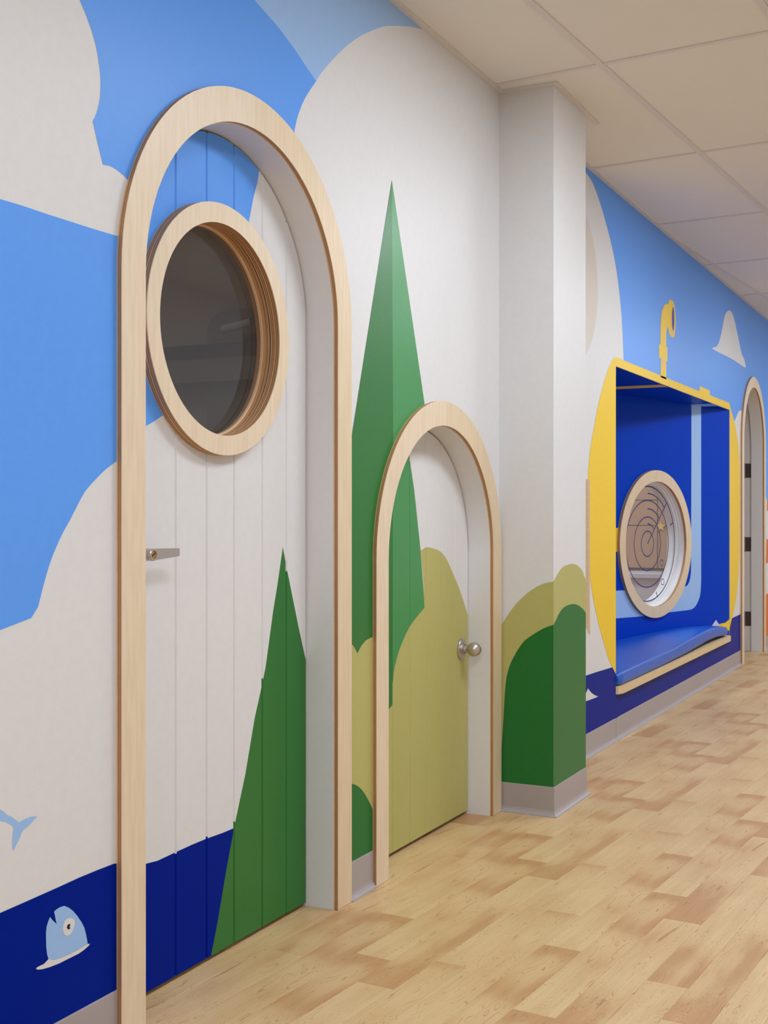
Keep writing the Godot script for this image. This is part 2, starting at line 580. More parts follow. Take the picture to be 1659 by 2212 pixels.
	var tail: PackedVector2Array = tx.call([-300, -60, 0, 120, 100, 180, 250, 305, 330, 330, 450, 410, 540, 490, 590, 500, 680, 430, 800, 380, 920, 332, 1120, 326, 1000, 440, 880, 580, 760, 680, 690, 735, 630, 850, 590, 980, 520, 1100, 450, 1240, 390, 1365, 370, 1270, 362, 1100, 375, 900, 400, 720, 400, 640, 340, 585, 180, 490, 0, 455, -300, 430])
	paint_on(w, "painted_whale_tail", [tail], M.haze_blue, f, 0.0004, room, [])
	# --- fir, bushes between the two doors
	var fa := on_x(846, 389, WX)
	var fl := on_x(762, 925, WX)
	var frr := on_x(917, 874, WX)
	var fm := on_x(851, 1100, WX).x
	var low := on_x(772, 1411, WX).y
	var left_half := PackedVector2Array([fa, fl, fl + (fl - fa) * 0.25, Vector2(fl.x - 0.02, low + 0.03)])
	left_half.append_array(wl([762, 1393, 772, 1411, 780, 1395, 790, 1383, 805, 1375, 830, 1362]))
	left_half.append(Vector2(fm, low + 0.1))
	paint_on(w, "painted_fir", [left_half], M.fir_dark, f, 0.0008, room, holes)
	var right_half := PackedVector2Array([fa, Vector2(fm, low + 0.1), Vector2(frr.x + 0.2, low + 0.1), frr + (frr - fa) * 0.2, frr])
	paint_on(w, "painted_fir", [right_half], M.fir_light, f, 0.0008, room, holes)
	var bush := wl([755, 1380, 762, 1393, 772, 1411, 780, 1395, 790, 1383, 805, 1375, 830, 1362])
	bush.append(Vector2(3.5, 0)); bush.append(Vector2(2.95, 0))
	paint_on(w, "painted_light_bush", [bush], M.bush_light, f, 0.0004, room, holes)
	var dk := smooth_line(wl([745, 1690, 762, 1693.6, 772, 1698, 783, 1708, 794, 1726, 805, 1749.6, 820, 1790]))
	dk.append(Vector2(3.5, 0)); dk.append(Vector2(2.95, 0))
	paint_on(w, "painted_dark_bush", [dk], M.bush_dark, f, 0.0008, room, holes)
	# --- beyond the column: sky, sea, submarine
	var edge_b := smooth_line(wl([1240, 330, 1262, 367, 1280, 395, 1295, 435, 1307, 475, 1320, 525, 1330, 575, 1337, 625, 1342, 675, 1345, 725, 1347, 777]))
	var sky3 := PackedVector2Array([Vector2(4.9, 2.75)])
	sky3.append_array(edge_b)
	sky3.append_array(wl([1349, 800, 1420, 835, 1540, 880, 1579, 905]))
	sky3.append_array(smooth_line(wl([1586, 911, 1591.7, 897.6, 1596, 888.6, 1600.7, 886.8, 1607, 890])))
	sky3.append_array(wl([1625, 960, 1648, 1040, 1654, 1070]))
	sky3.append_array(smooth_line(wl([1654, 1071, 1656.8, 1081, 1659, 1100, 1664, 1140])))
	sky3.append(Vector2(11.6, 1.0)); sky3.append(Vector2(12.4, 1.3)); sky3.append(Vector2(S_FAR, 1.4)); sky3.append(Vector2(S_FAR, 2.75))
	paint_on(w, "painted_sky", [sky3], M.sky, f, 0.0004, room, holes + col)
	var cloud2 := wl([1574.6, 670.7, 1581, 676, 1586, 691, 1591, 713.6, 1596, 736, 1601, 761.6, 1607.4, 776.8, 1610.5, 793, 1603.6, 790.7, 1581, 775.5, 1555.7, 762.9, 1540.5, 754.5, 1539.7, 750.8, 1546.8, 749, 1552, 741.4, 1557, 723.7, 1562, 698.5, 1567, 678])
	paint_on(w, "painted_cloud", [smooth_ring(cloud2)], M.cream, f, 0.0008, room, holes)
	paint_on(w, "painted_tan_cloud", [circle(on_x(1240, 600, WX), 0.36)], M.tan, f, 0.0005, room, col)
	var sea_b := wl([1240, 1466, 1264.7, 1459.6, 1290.5, 1451, 1320.8, 1442, 1345, 1434, 1579.6, 1336, 1599, 1327, 1612, 1321])
	sea_b.append(Vector2(9.6, 0)); sea_b.append(Vector2(4.6, 0))
	paint_on(w, "painted_sea", [sea_b], M.navy, f, 0.0004, room, holes + col)
	var crest := wl([1255, 1512, 1264.7, 1499, 1269.8, 1486.9, 1274, 1493, 1279, 1498, 1285, 1502, 1291.8, 1504.5, 1284, 1508, 1276, 1511, 1264.7, 1515, 1255, 1519])
	paint_on(w, "painted_wave_crest", [crest], M.cream, f, 0.0008, room, col)
	var hull_l := smooth_line(wl([1325.9, 772.5, 1315.8, 792, 1305.7, 822, 1296.8, 855, 1289, 890, 1283, 923, 1276.6, 958.6, 1271.6, 1004, 1269, 1060, 1268.2, 1120, 1269.3, 1180, 1272.8, 1227, 1277.9, 1272.7, 1285.5, 1315.7, 1294.3, 1353.5, 1305.7, 1393.9, 1315.8, 1426.8, 1330, 1456]))
	hull_l.append(Vector2(NS0 + 0.1, hull_l[-1].y)); hull_l.append(Vector2(NS0 + 0.1, hull_l[0].y - 0.05))
	paint_on(w, "painted_submarine", [hull_l], M.yellow, f, 0.0008, room, holes)
	var hull_t := wl([1325.9, 772.5, 1333, 772, 1346, 778, 1426.9, 811, 1510, 845, 1510.7, 833.6, 1533, 843.7, 1533, 853.8, 1574.6, 870, 1579.6, 888])
	hull_t.append(Vector2(NS1 + 0.02, NTOP - 0.05)); hull_t.append(Vector2(NS0 - 0.02, NTOP - 0.05))
	paint_on(w, "painted_submarine", [hull_t], M.yellow, f, 0.0012, room, holes)
	var hull_r := PackedVector2Array([Vector2(NS1 - 0.03, 1.9)])
	hull_r.append_array(smooth_line(wl([1574.6, 870, 1579.6, 888, 1586, 910.6, 1591, 935.9, 1594.8, 963.6, 1596.6, 991, 1597.6, 1029, 1597.6, 1100, 1597, 1202, 1593.5, 1265, 1588.5, 1303, 1581, 1335.9, 1575.2, 1359.8])))
	hull_r.append(Vector2(NS1 - 0.03, hull_r[-1].y))
	paint_on(w, "painted_submarine", [hull_r], M.yellow, f, 0.0008, room, holes)
	var zx := func(a: Array) -> PackedVector2Array:
		var o := []
		for k in range(0, a.size(), 2): o.append_array([1240 + a[k] / 3.96, 600 + a[k + 1] / 3.96])
		return wl(o)
	var peri: PackedVector2Array = zx.call([740, 850, 740, 690, 726, 685, 725, 567, 738, 570, 738, 440, 742, 350, 752, 280, 770, 235, 785, 226, 806, 226, 810, 190, 825, 188, 845, 200, 860, 240, 867, 330, 866, 430, 858, 500, 845, 513, 830, 505, 815, 480, 805, 440, 800, 420, 792, 440, 787, 480, 786, 590, 797, 598, 797, 715, 787, 710, 787, 870])
	paint_on(w, "painted_periscope", [peri], M.yellow, f, 0.0012, room, holes)
	paint_on(w, "painted_periscope", [zx.call([740, 692, 787, 712, 787, 750, 740, 725])], M.yellow_pale, f, 0.0016, room, holes)
	for k in 2:
		var el := []
		for j in 28:
			el.append_array([845 + cos(TAU * j / 28) * (10.0 if k == 1 else 15.0), 352 + sin(TAU * j / 28) * (100.0 if k == 1 else 132.0)])
		paint_on(w, "painted_periscope", [zx.call(el)], M.lens_purple if k == 1 else M.yellow_pale, f, 0.0016 + 0.0004 * k, room, holes)
	# --- past the third doorway: orange and white striped tower
	var lx := func(px: float, py: float) -> Vector2: return on_x(px, py, WX)
	for st in [[1657.2, 1080.0, 1656.8, 1103.0], [1655.6, 1165.0, 1654.4, 1217.0], [1654.2, 1284.0, 1654.2, 1377.0]]:
		var a: Vector2 = lx.call(st[0], st[1])
		var c: Vector2 = lx.call(st[2], st[3])
		paint_on(w, "painted_tower_stripe", [PackedVector2Array([a, Vector2(11.3, a.y), Vector2(11.3, c.y), c])], M.orange, f, 0.0009, room, holes)

func smooth_ring(a: PackedVector2Array, n := 4) -> PackedVector2Array:
	var o := PackedVector2Array()
	var c := a.size()
	for i in c:
		for k in n:
			o.append(a[i].cubic_interpolate(a[(i + 1) % c], a[(i + c - 1) % c], a[(i + 2) % c], float(k) / n))
	return o

func paint_on(w: Node3D, called: String, polys: Array, m: Material, f: Array, lift: float, room: PackedVector2Array, holes: Array) -> void:
	var b := MB.new()
	for p in cut(keep(polys, room), holes):
		if p.size() > 2: b.flat(m, p, f, lift)
	if b.s.is_empty():
		print("nothing left of ", called)
		return
	part(called, b, w)

func build_shell() -> void:
	# floor slab under everything, then the boards
	var b := MB.new()
	b.box(M.floor_base, Vector3(-4.4, -0.12, -S_FAR - 0.1), Vector3(ROOMX + 0.2, -0.004, -S_NEAR + 0.1))
	var fl := whole("floor", b, "maple look board floor running down the corridor", "floor", "", "structure")
	build_boards(fl)
	b = MB.new()
	b.box(M.cream, Vector3(ROOMX, 0, -S_FAR), Vector3(ROOMX + 0.15, 2.75, -S_NEAR))
	whole("wall_right", b, "plain cream wall across the corridor from the mural", "wall", "", "structure")
	b = MB.new()
	b.box(M.cream, Vector3(-4.35, 0, -S_NEAR), Vector3(ROOMX + 0.15, 2.75, -S_NEAR + 0.15))
	whole("wall_back", b, "plain cream wall closing the near end of the corridor", "wall", "", "structure")
	b = MB.new()
	b.box(M.cream, Vector3(-4.35, 0, -S_FAR - 0.15), Vector3(ROOMX + 0.15, 2.75, -S_FAR))
	whole("wall_end", b, "plain cream wall closing the far end of the corridor", "wall", "", "structure")
	# rooms behind the mural wall
	b = MB.new()
	b.box(M.inner_wall, Vector3(-4.35, 0, -S_FAR), Vector3(-4.2, 2.75, -S_NEAR))
	for s in [1.2, 3.9, 5.35, 9.05, 11.6]:
		b.box(M.inner_wall, Vector3(-4.2, 0, -s - 0.05), Vector3(-WX - 0.2, 2.75, -s + 0.05))
	whole("wall_side_rooms", b, "grey cream partition walls of the side rooms behind the mural wall", "wall", "", "structure")
	build_ceiling()

func build_boards(fl: Node3D) -> void:
	# board strips about 0.1 m wide; seams measured on the floor, repeated every metre beyond
	var seams := [-1.935, -1.8445, -1.7355, -1.632, -1.530, -1.432, -1.347, -1.246, -1.1455, -1.0435, -0.941, -0.841, -0.740]
	var first := -1.935
	while first > -4.7:
		first -= 0.1005
		seams.push_front(first)
	var last := -0.740
	while last < 2.2:
		last += 0.1005
		seams.append(last)
	var offs := {-1.8445: 2.547, -1.7355: 2.93, -1.632: 2.63, -1.530: 2.474, -1.432: 2.683, -1.347: 2.20, -1.246: 2.929, -1.1455: 2.513, -1.0435: 2.30, -0.941: 2.83, -0.841: 2.629}
	var rng := RandomNumberGenerator.new()
	rng.seed = 7
	var al := Vector3(sin(grid), 0, -cos(grid))
	var pe := Vector3(cos(grid), 0, sin(grid))
	var rest := MB.new()
	var per := 0.985
	var n_own := 0
	var rect_room := rect(-4.2, S_NEAR, ROOMX, S_FAR)
	for i in seams.size() - 1:
		var p0: float = seams[i]
		var p1: float = seams[i + 1]
		var o: float = offs.get(p0, rng.randf() * per + 1.0)
		var row := rng.randi() % 16
		var e := o - per * 11.0
		while e < S_FAR + 0.5:
			var a0 := e
			var a1 := e + per
			e += per
			var row_here := row
			var q := PackedVector2Array()
			for c in [[p0, a0], [p1, a0], [p1, a1], [p0, a1]]:
				var w: Vector3 = pe * c[0] + al * c[1]
				q.append(Vector2(w.x, -w.z))
			var kept := Geometry2D.intersect_polygons(q, rect_room)
			if kept.is_empty(): continue
			# is it in view?
			var seen := false
			var near := false
			for c in [[0, 0], [0, 1], [1, 0], [1, 1], [0.5, 0.5], [0.5, 0.25], [0.5, 0.75]]:
				var w: Vector3 = pe * lerpf(p0, p1, c[0]) + al * lerpf(a0, a1, c[1])
				var xr := cos(yaw) * w.x - sin(yaw) * w.z
				var d := -sin(yaw) * w.x - cos(yaw) * w.z
				if d > 0.4 and w.x > -WX - 0.16 and -w.z < 14.0:
					var px := CX + F * xr / d
					var py := CY + F * EYE / d
					if px > -60 and px < 1720 and py < 2300: seen = true
			var b := MB.new() if seen else rest
			for kp in kept:
				board(b, kp, p0, a0, per, row_here, al, pe)
			if seen:
				n_own += 1
				part("plank", b, fl)
	var o := part("more_planks", rest, fl)
	o.set_meta("kind", "stuff")
	print("boards in view: ", n_own)

func board(b: MB, poly: PackedVector2Array, p0: float, a0: float, per: float, row: int, al: Vector3, pe: Vector3) -> void:
	var inner := Geometry2D.offset_polygon(poly, -0.0009)
	if inner.is_empty(): return
	var top: PackedVector2Array = inner[0]
	var uv := func(v: Vector2) -> Vector2:
		var w := Vector3(v.x, 0, -v.y)
		return Vector2(clampf((w.dot(al) - a0) / per, 0.002, 0.998), (row + clampf((w.dot(pe) - p0) / 0.104, 0.02, 0.98)) / 16.0)
	var ix := Geometry2D.triangulate_polygon(top)
	for k in range(0, ix.size(), 3):
		var v := [top[ix[k]], top[ix[k + 1]], top[ix[k + 2]]]
		b.tri(M.boards, Vector3(v[0].x, 0, -v[0].y), Vector3(v[1].x, 0, -v[1].y), Vector3(v[2].x, 0, -v[2].y), Vector3.UP, uv.call(v[0]), uv.call(v[1]), uv.call(v[2]))
	# small bevel down to the joint
	if top.size() == poly.size():
		var best := 0
		for r in poly.size():
			if poly[r].distance_to(top[0]) < poly[best].distance_to(top[0]): best = r
		var cw := Geometry2D.is_polygon_clockwise(top) != Geometry2D.is_polygon_clockwise(poly)
		var np := poly.size()
		for k in np:
			var t0 := top[k]
			var t1 := top[(k + 1) % np]
			var b0 := poly[((best - k) % np + np) % np] if cw else poly[(best + k) % np]
			var b1 := poly[((best - k - 1) % np + np) % np] if cw else poly[(best + k + 1) % np]
			var n := Vector3((b0 - t0).x + (b1 - t1).x, 0.0012, -((b0 - t0).y + (b1 - t1).y)).normalized()
			b.tri(M.boards, Vector3(t0.x, 0, -t0.y), Vector3(t1.x, 0, -t1.y), Vector3(b1.x, -0.0016, -b1.y), n, uv.call(t0), uv.call(t1), uv.call(t1))
			b.tri(M.boards, Vector3(t0.x, 0, -t0.y), Vector3(b1.x, -0.0016, -b1.y), Vector3(b0.x, -0.0016, -b0.y), n, uv.call(t0), uv.call(t1), uv.call(t0))

const LAMPS := [[2, -7], [2, -5], [2, -3], [1, -1], [1, 1], [1, 3], [1, 5], [1, 7]]     # grid cells that hold a light instead of a tile

const LAMP_AT := ["by the plain end wall", "two lights before the fish mural", "opposite the fish mural", "opposite the two arched doors", "just past the column", "opposite the bench niche", "opposite the open arched doorway", "past the orange striped tower"]

func build_ceiling() -> void:
	var b := MB.new()
	b.box(M.grid_back, Vector3(-4.35, 2.76, -S_FAR - 0.15), Vector3(ROOMX + 0.15, 2.9, -S_NEAR + 0.15))
	# plain ceilings of the side rooms
	b.box(M.trim_white, Vector3(-4.2, 2.70, -S_FAR), Vector3(-WX - 0.2, 2.76, -S_NEAR))
	var c := whole("ceiling", b, "white suspended tile ceiling with exposed grid", "ceiling", "", "structure")
	var room := rect(-WX, S_NEAR, ROOMX, S_FAR)
	var colr := rect(-2.5, 4.2865, -COLX, 4.6795)
	var f := [Vector3(0, CEIL, 0), Vector3.RIGHT, Vector3(0, 0, -1), Vector3.DOWN]
	var tw := 0.61
	var tl := 1.2175
	for i in range(-2, 6):
		for j in range(-10, 10):
			if [i, j] in LAMPS: continue
			var cell := grect(i * tw + 0.011, j * tl + 0.011, (i + 1) * tw - 0.011, (j + 1) * tl - 0.011)
			for p in cut(keep([cell], room), [colr]):
				if p.size() < 3: continue
				var t := MB.new()
				t.solid(M.tile_white, p, f, [-0.0045, -0.02], [M.tile_white], M.tile_white)
				part("ceiling_tile", t, c)
	# tees: main runners along the corridor, cross tees between them
	for i in range(-1, 6):
		var t := MB.new()
		for p in cut(keep([grect(i * tw - 0.012, -13.0, i * tw + 0.012, 13.0)], room), [colr]):
			t.solid(M.grid_white, p, f, [0.0, -0.006], [M.grid_white], M.grid_white)
		if not t.s.is_empty(): part("main_tee", t, c)
	for i in range(-2, 6):
		for j in range(-10, 10):
			var t := MB.new()
			for p in cut(keep([grect(i * tw + 0.0122, j * tl - 0.011, (i + 1) * tw - 0.0122, j * tl + 0.011)], room), [colr]):
				t.solid(M.grid_white, p, f, [-0.0008, -0.006], [M.grid_white], M.grid_white)
			if not t.s.is_empty(): part("cross_tee", t, c)
	# wall angle along the wall and round the column
	for r in [rect(-WX, S_NEAR, -WX + 0.022, 4.2865), rect(-WX, 4.6795, -WX + 0.022, S_FAR), rect(-WX + 0.022, 4.2645, -COLX + 0.02, 4.2865), rect(-COLX, 4.2865, -COLX + 0.02, 4.80), rect(ROOMX - 0.022, S_NEAR, ROOMX, S_FAR)]:
		var t := MB.new()
		t.solid(M.grid_white, r, f, [0.0012, -0.004], [M.grid_white], M.grid_white)
		part("wall_angle", t, c)
	for k in LAMPS.size():
		var i: int = LAMPS[k][0]
		var j: int = LAMPS[k][1]
		var mid := g2((i + 0.5) * tw, (j + 0.5) * tl)
		var o := thing("ceiling_light", "white recessed troffer light in the ceiling grid " + LAMP_AT[k], "ceiling light", Vector3(mid.x, CEIL, -mid.y), "corridor troffer lights")
		var fr := MB.new()
		for e in [[0.0, 0.0, 1.0, 0.03], [0.0, 0.97, 1.0, 1.0], [0.0, 0.03, 0.06, 0.97], [0.94, 0.03, 1.0, 0.97]]:
			fr.solid(M.grid_white, grect(i * tw + 0.013 + e[0] * 0.584, j * tl + 0.013 + e[1] * 1.19, i * tw + 0.013 + e[2] * 0.584, j * tl + 0.013 + e[3] * 1.19), f, [-0.001, -0.03], [M.grid_white], M.grid_white)
		part("light_frame", fr, o)
		var df := MB.new()
		df.solid(M.diffuser, grect(i * tw + 0.05, j * tl + 0.05, (i + 1) * tw - 0.05, (j + 1) * tl - 0.05), f, [-0.006, -0.02], [M.diffuser], M.diffuser)
		part("diffuser", df, o)
		var l := AreaLight3D.new()
		l.name = "lamp"
		l.area_size = Vector2(0.5, 1.1)
		l.light_energy = LAMP_ENERGY
		l.light_color = LAMP_COLOR
		l.area_range = 20.0
		l.shadow_enabled = true
		o.add_child(l)
		l.position = Vector3(0, -0.008, 0)
		l.rotation = Vector3(-PI / 2, -grid, 0)

func build_column() -> void:
	var b := MB.new()
	b.box(M.cream, Vector3(-WX, 0, -4.6795), Vector3(-COLX, 2.70, -4.2865))
	var c := whole("column", b, "square white column with painted green bushes at its foot", "column", "", "structure")
	var fs := frame_s(4.2865)
	var px := func(a: Array) -> PackedVector2Array:
		var o := PackedVector2Array()
		for k in range(0, a.size(), 2): o.append(on_s(a[k], a[k + 1], 4.2865))
		return o
	var side := rect(-WX, 0, -COLX, 2.7)
	var l1: PackedVector2Array = smooth_line(px.call([1078, 1360, 1083.4, 1349.7, 1105, 1317, 1126.8, 1291.9, 1152, 1272, 1173.8, 1261, 1195.5, 1256.4, 1200, 1256]))
	l1.append(Vector2(-1.3, 0)); l1.append(Vector2(-1.8, 0))
	paint_on(c, "painted_light_bush", [l1], M.bush_light, fs, 0.0004, side, [])
	var d1: PackedVector2Array = smooth_line(px.call([1082, 1640, 1084, 1610, 1087, 1567, 1090.6, 1501.9, 1094, 1465.7, 1101.5, 1436.8, 1116, 1407.9, 1130.4, 1387, 1141, 1378, 1159, 1366, 1177.4, 1356, 1195.5, 1349.7, 1200, 1348]))
	d1.append(Vector2(-1.3, 0)); d1.append(Vector2(-1.665, 0))
	paint_on(c, "painted_dark_bush", [d1], M.bush_dark, fs, 0.0008, side, [])
	var ff := frame_x(COLX)
	var front := rect(4.2865, 0, 4.6795, 2.7)
	var l2 := smooth_line(wl([1193, 1262, 1195.5, 1256.4, 1202.7, 1243, 1213.6, 1226.8, 1224.4, 1220.6, 1235.3, 1218, 1246, 1220.6, 1257, 1232, 1263.5, 1248.5, 1268, 1262], COLX))
	l2.append(Vector2(4.8, 0)); l2.append(Vector2(4.2, 0))
	paint_on(c, "painted_light_bush", [l2], M.bush_light, ff, 0.0004, front, [])
	var d2 := smooth_line(wl([1193, 1354, 1195.5, 1349.7, 1200.9, 1338.9, 1210, 1320.8, 1220.8, 1310, 1235.3, 1305, 1246, 1306.3, 1257, 1313.6, 1264, 1322.6, 1268, 1330], COLX))
	d2.append(Vector2(4.8, 0)); d2.append(Vector2(4.2, 0))
	paint_on(c, "painted_dark_bush", [d2], M.bush_dark, ff, 0.0008, front, [])

# vinyl cove base: profile (out from the wall, height) swept along plan points; corners mitred
func cove(pts: Array, called: String, label: String) -> void:
	var prof := [Vector2(0.0, 0.108), Vector2(0.0028, 0.1075), Vector2(0.0034, 0.106), Vector2(0.0034, 0.022), Vector2(0.0052, 0.014), Vector2(0.0090, 0.0075), Vector2(0.0140, 0.0042), Vector2(0.0175, 0.0030), Vector2(0.0178, 0.0)]
	var b := MB.new()
	var nrm := []
	for i in pts.size() - 1:
		var t: Vector2 = (pts[i + 1] - pts[i]).normalized()
		nrm.append(Vector2(t.y, -t.x))        # plan (x, s): to the right hand of the walking direction
	var offs := []
	for i in pts.size():
		var o := Vector2.ZERO
		if i == 0: o = nrm[0]
		elif i == pts.size() - 1: o = nrm[-1]
		else:
			o = nrm[i - 1] + nrm[i]
			o = o / (o.dot(nrm[i]))
		offs.append(o)
	for i in pts.size() - 1:
		for k in prof.size() - 1:
			var q := []
			for e in [[i, k], [i + 1, k], [i + 1, k + 1], [i, k + 1]]:
				var p: Vector2 = pts[e[0]] + offs[e[0]] * prof[e[1]].x
				q.append(Vector3(p.x, prof[e[1]].y, -p.y))
			var d: Vector2 = prof[k + 1] - prof[k]
			var pn := Vector2(-d.y, d.x).normalized()
			var nn: Vector2 = nrm[i]
			b.quad(M.cove_base, q[0], q[1], q[2], q[3], Vector3(nn.x * pn.x, pn.y, -nn.y * pn.x).normalized())
	for e in [0, pts.size() - 1]:
		var poly := []
		for k in prof.size():
			var p: Vector2 = pts[e] + offs[e] * prof[k].x
			poly.append(Vector3(p.x, prof[k].y, -p.y))
		var o: Vector3 = Vector3(pts[e].x, 0, -pts[e].y)
		var t: Vector2 = (pts[1] - pts[0]) if e == 0 else (pts[-1] - pts[-2])
		var nd := Vector3(t.x, 0, -t.y).normalized() * (-1.0 if e == 0 else 1.0)
		for k in prof.size() - 1: b.tri(M.cove_base, o, poly[k], poly[k + 1], nd)
	whole(called, b, label, "baseboard", "", "structure")

func build_baseboards() -> void:
	cove([Vector2(-WX, S_NEAR), Vector2(-WX, D1C - RO - 0.001)], "baseboard_left", "grey vinyl cove base under the fish mural")
	cove([Vector2(-WX, D1C + RO + 0.001), Vector2(-WX, D2C - RO - 0.001)], "baseboard_middle", "short grey vinyl cove base between the two arched doors")
	cove([Vector2(-WX + 0.001, 4.2865), Vector2(-COLX, 4.2865), Vector2(-COLX, 4.6795), Vector2(-WX + 0.001, 4.6795)], "baseboard_column", "grey vinyl cove base wrapped round the column")
	cove([Vector2(-WX, 4.6815), Vector2(-WX, NS0 - 0.03), Vector2(-WX + 0.004, NS0), Vector2(-WX, NS0 + 0.05), Vector2(-WX, D3C - RO - 0.001)], "baseboard_niche", "long grey vinyl cove base under the bench niche")
	cove([Vector2(-WX, D3C + RO + 0.001), Vector2(-WX, S_FAR)], "baseboard_far", "grey vinyl cove base under the orange striped tower")
	cove([Vector2(ROOMX, S_FAR), Vector2(ROOMX, S_NEAR)], "baseboard_right", "grey vinyl cove base along the plain wall across")

# ---------------------------------------------------------------- doors
func frame_half(door: Node3D, c: float, spring: float, sg: float, m: Material) -> void:
	var p := PackedVector2Array([Vector2(c + sg * RI, 0.001), Vector2(c + sg * RO, 0.001)])
	for k in 25: p.append(Vector2(c + sg * RO * cos(PI / 2 * k / 24.0), spring + RO * sin(PI / 2 * k / 24.0)))
	for k in 25: p.append(Vector2(c + sg * RI * cos(PI / 2 * (24 - k) / 24.0), spring + RI * sin(PI / 2 * (24 - k) / 24.0)))
	var b := MB.new()
	var t := WX - FX
	b.solid(m, p, frame_x(WX), [t, t - 0.0022, t - 0.0045, t - 0.0068, t - 0.0091, t - 0.0115, 0.0], [M.ply_a, M.ply_b, M.ply_c, M.ply_b, M.ply_c, M.ply_a], M.ply_a, true)
	part("arch_frame", b, door, "pale birch plywood arch frame")

func jamb(door: Node3D, c: float, spring: float, r_in: float, x0: float, x1: float, m: Material) -> void:
	var p := PackedVector2Array([Vector2(c - r_in, 0.0)])
	for k in 49: p.append(Vector2(c - r_in * cos(PI * k / 48.0), spring + r_in * sin(PI * k / 48.0)))
	p.append(Vector2(c + r_in, 0.0)); p.append(Vector2(c + RW, 0.0))
	for k in 49: p.append(Vector2(c + RW * cos(PI * k / 48.0), spring + RW * sin(PI * k / 48.0)))
	p.append(Vector2(c - RW, 0.0))
	var b := MB.new()
	b.solid(m, p, frame_x(x0), [0.0, x0 - x1], [m], m, true)
	part("jamb", b, door, "white painted arched jamb")

# top paint layer at a point of a door leaf
func layer_at(p: Vector2, layers: Array, base: Material) -> Material:
	for k in range(layers.size() - 1, -1, -1):
		if inside(p, layers[k][0]): return layers[k][1]
	return base

func planks(door: Node3D, c: float, spring: float, grooves: Array, bevel: float, layers: Array, base: Material, hole: PackedVector2Array, bottom: float) -> void:
	var leaf := arch(c, RJ - 0.005, spring, bottom)
	for i in grooves.size() - 1:
		var s0: float = grooves[i]
		var s1: float = grooves[i + 1]
		var b := MB.new()
		var pieces := keep([rect(s0 + bevel, bottom, s1 - bevel, 3.0)], leaf)
		if hole.size(): pieces = cut(pieces, [hole])
		var f := frame_x(DX)
		for k in range(layers.size() - 1, -1, -1):
			for q in keep(pieces, layers[k][0]):
				if q.size() > 2: b.flat(layers[k][1], q, f)
			pieces = cut(pieces, [layers[k][0]])
		for q in pieces:
			if q.size() > 2: b.flat(base, q, f)
		# chamfers down into the grooves
		for e in [[s0, s0 + bevel, -1.0], [s1, s1 - bevel, 1.0]]:
			var y := bottom
			while y < spring + RJ:
				var mid := Vector2(e[1], y + 0.005)
				if inside(mid, leaf) and not (hole.size() and inside(mid, hole)):
					var m := layer_at(mid, layers, base)
					b.quad(m, Vector3(-DX, y, -e[1]), Vector3(-DX, y + 0.01, -e[1]), Vector3(-DX - bevel, y + 0.01, -e[0]), Vector3(-DX - bevel, y, -e[0]), Vector3(1, 0, -e[2]).normalized())
				y += 0.01
		part("plank", b, door)

func leaf_core(door: Node3D, c: float, spring: float, bottom: float, hole: PackedVector2Array, m: Material) -> void:
	var b := MB.new()
	var leaf := arch(c, RJ - 0.005, spring, bottom)
	var pieces := [leaf]
	if hole.size():
		pieces = cut(keep([leaf], rect(c - 1, -1, hole[0].x - 0.0, 4)), [hole]) if false else []
		var mid := 0.0
		for v in hole: mid += v.x / hole.size()
		pieces.append_array(cut(keep([leaf], rect(c - 1, -1, mid, 4)), [hole]))
		pieces.append_array(cut(keep([leaf], rect(mid, -1, c + 1, 4)), [hole]))
	for p in pieces:
		b.solid(m, p, frame_x(DX), [-0.0046, -0.044], [m], m)
	part("door_core", b, door)
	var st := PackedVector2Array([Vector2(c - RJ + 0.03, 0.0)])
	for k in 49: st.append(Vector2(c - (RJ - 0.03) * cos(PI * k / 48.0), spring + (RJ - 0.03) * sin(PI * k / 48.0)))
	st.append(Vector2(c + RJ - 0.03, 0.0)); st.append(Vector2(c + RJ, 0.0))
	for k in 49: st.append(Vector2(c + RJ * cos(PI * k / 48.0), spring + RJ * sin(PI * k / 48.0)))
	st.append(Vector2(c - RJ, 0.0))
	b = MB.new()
	b.solid(M.gap_dark, st, frame_x(DX + 0.0455), [0.0, -0.012], [M.gap_dark], M.gap_dark)  # dark strip added behind the leaf so the gap reads as shaded
	part("gap_shade_strip", b, door, "dark strip added as the shade in the door gap")

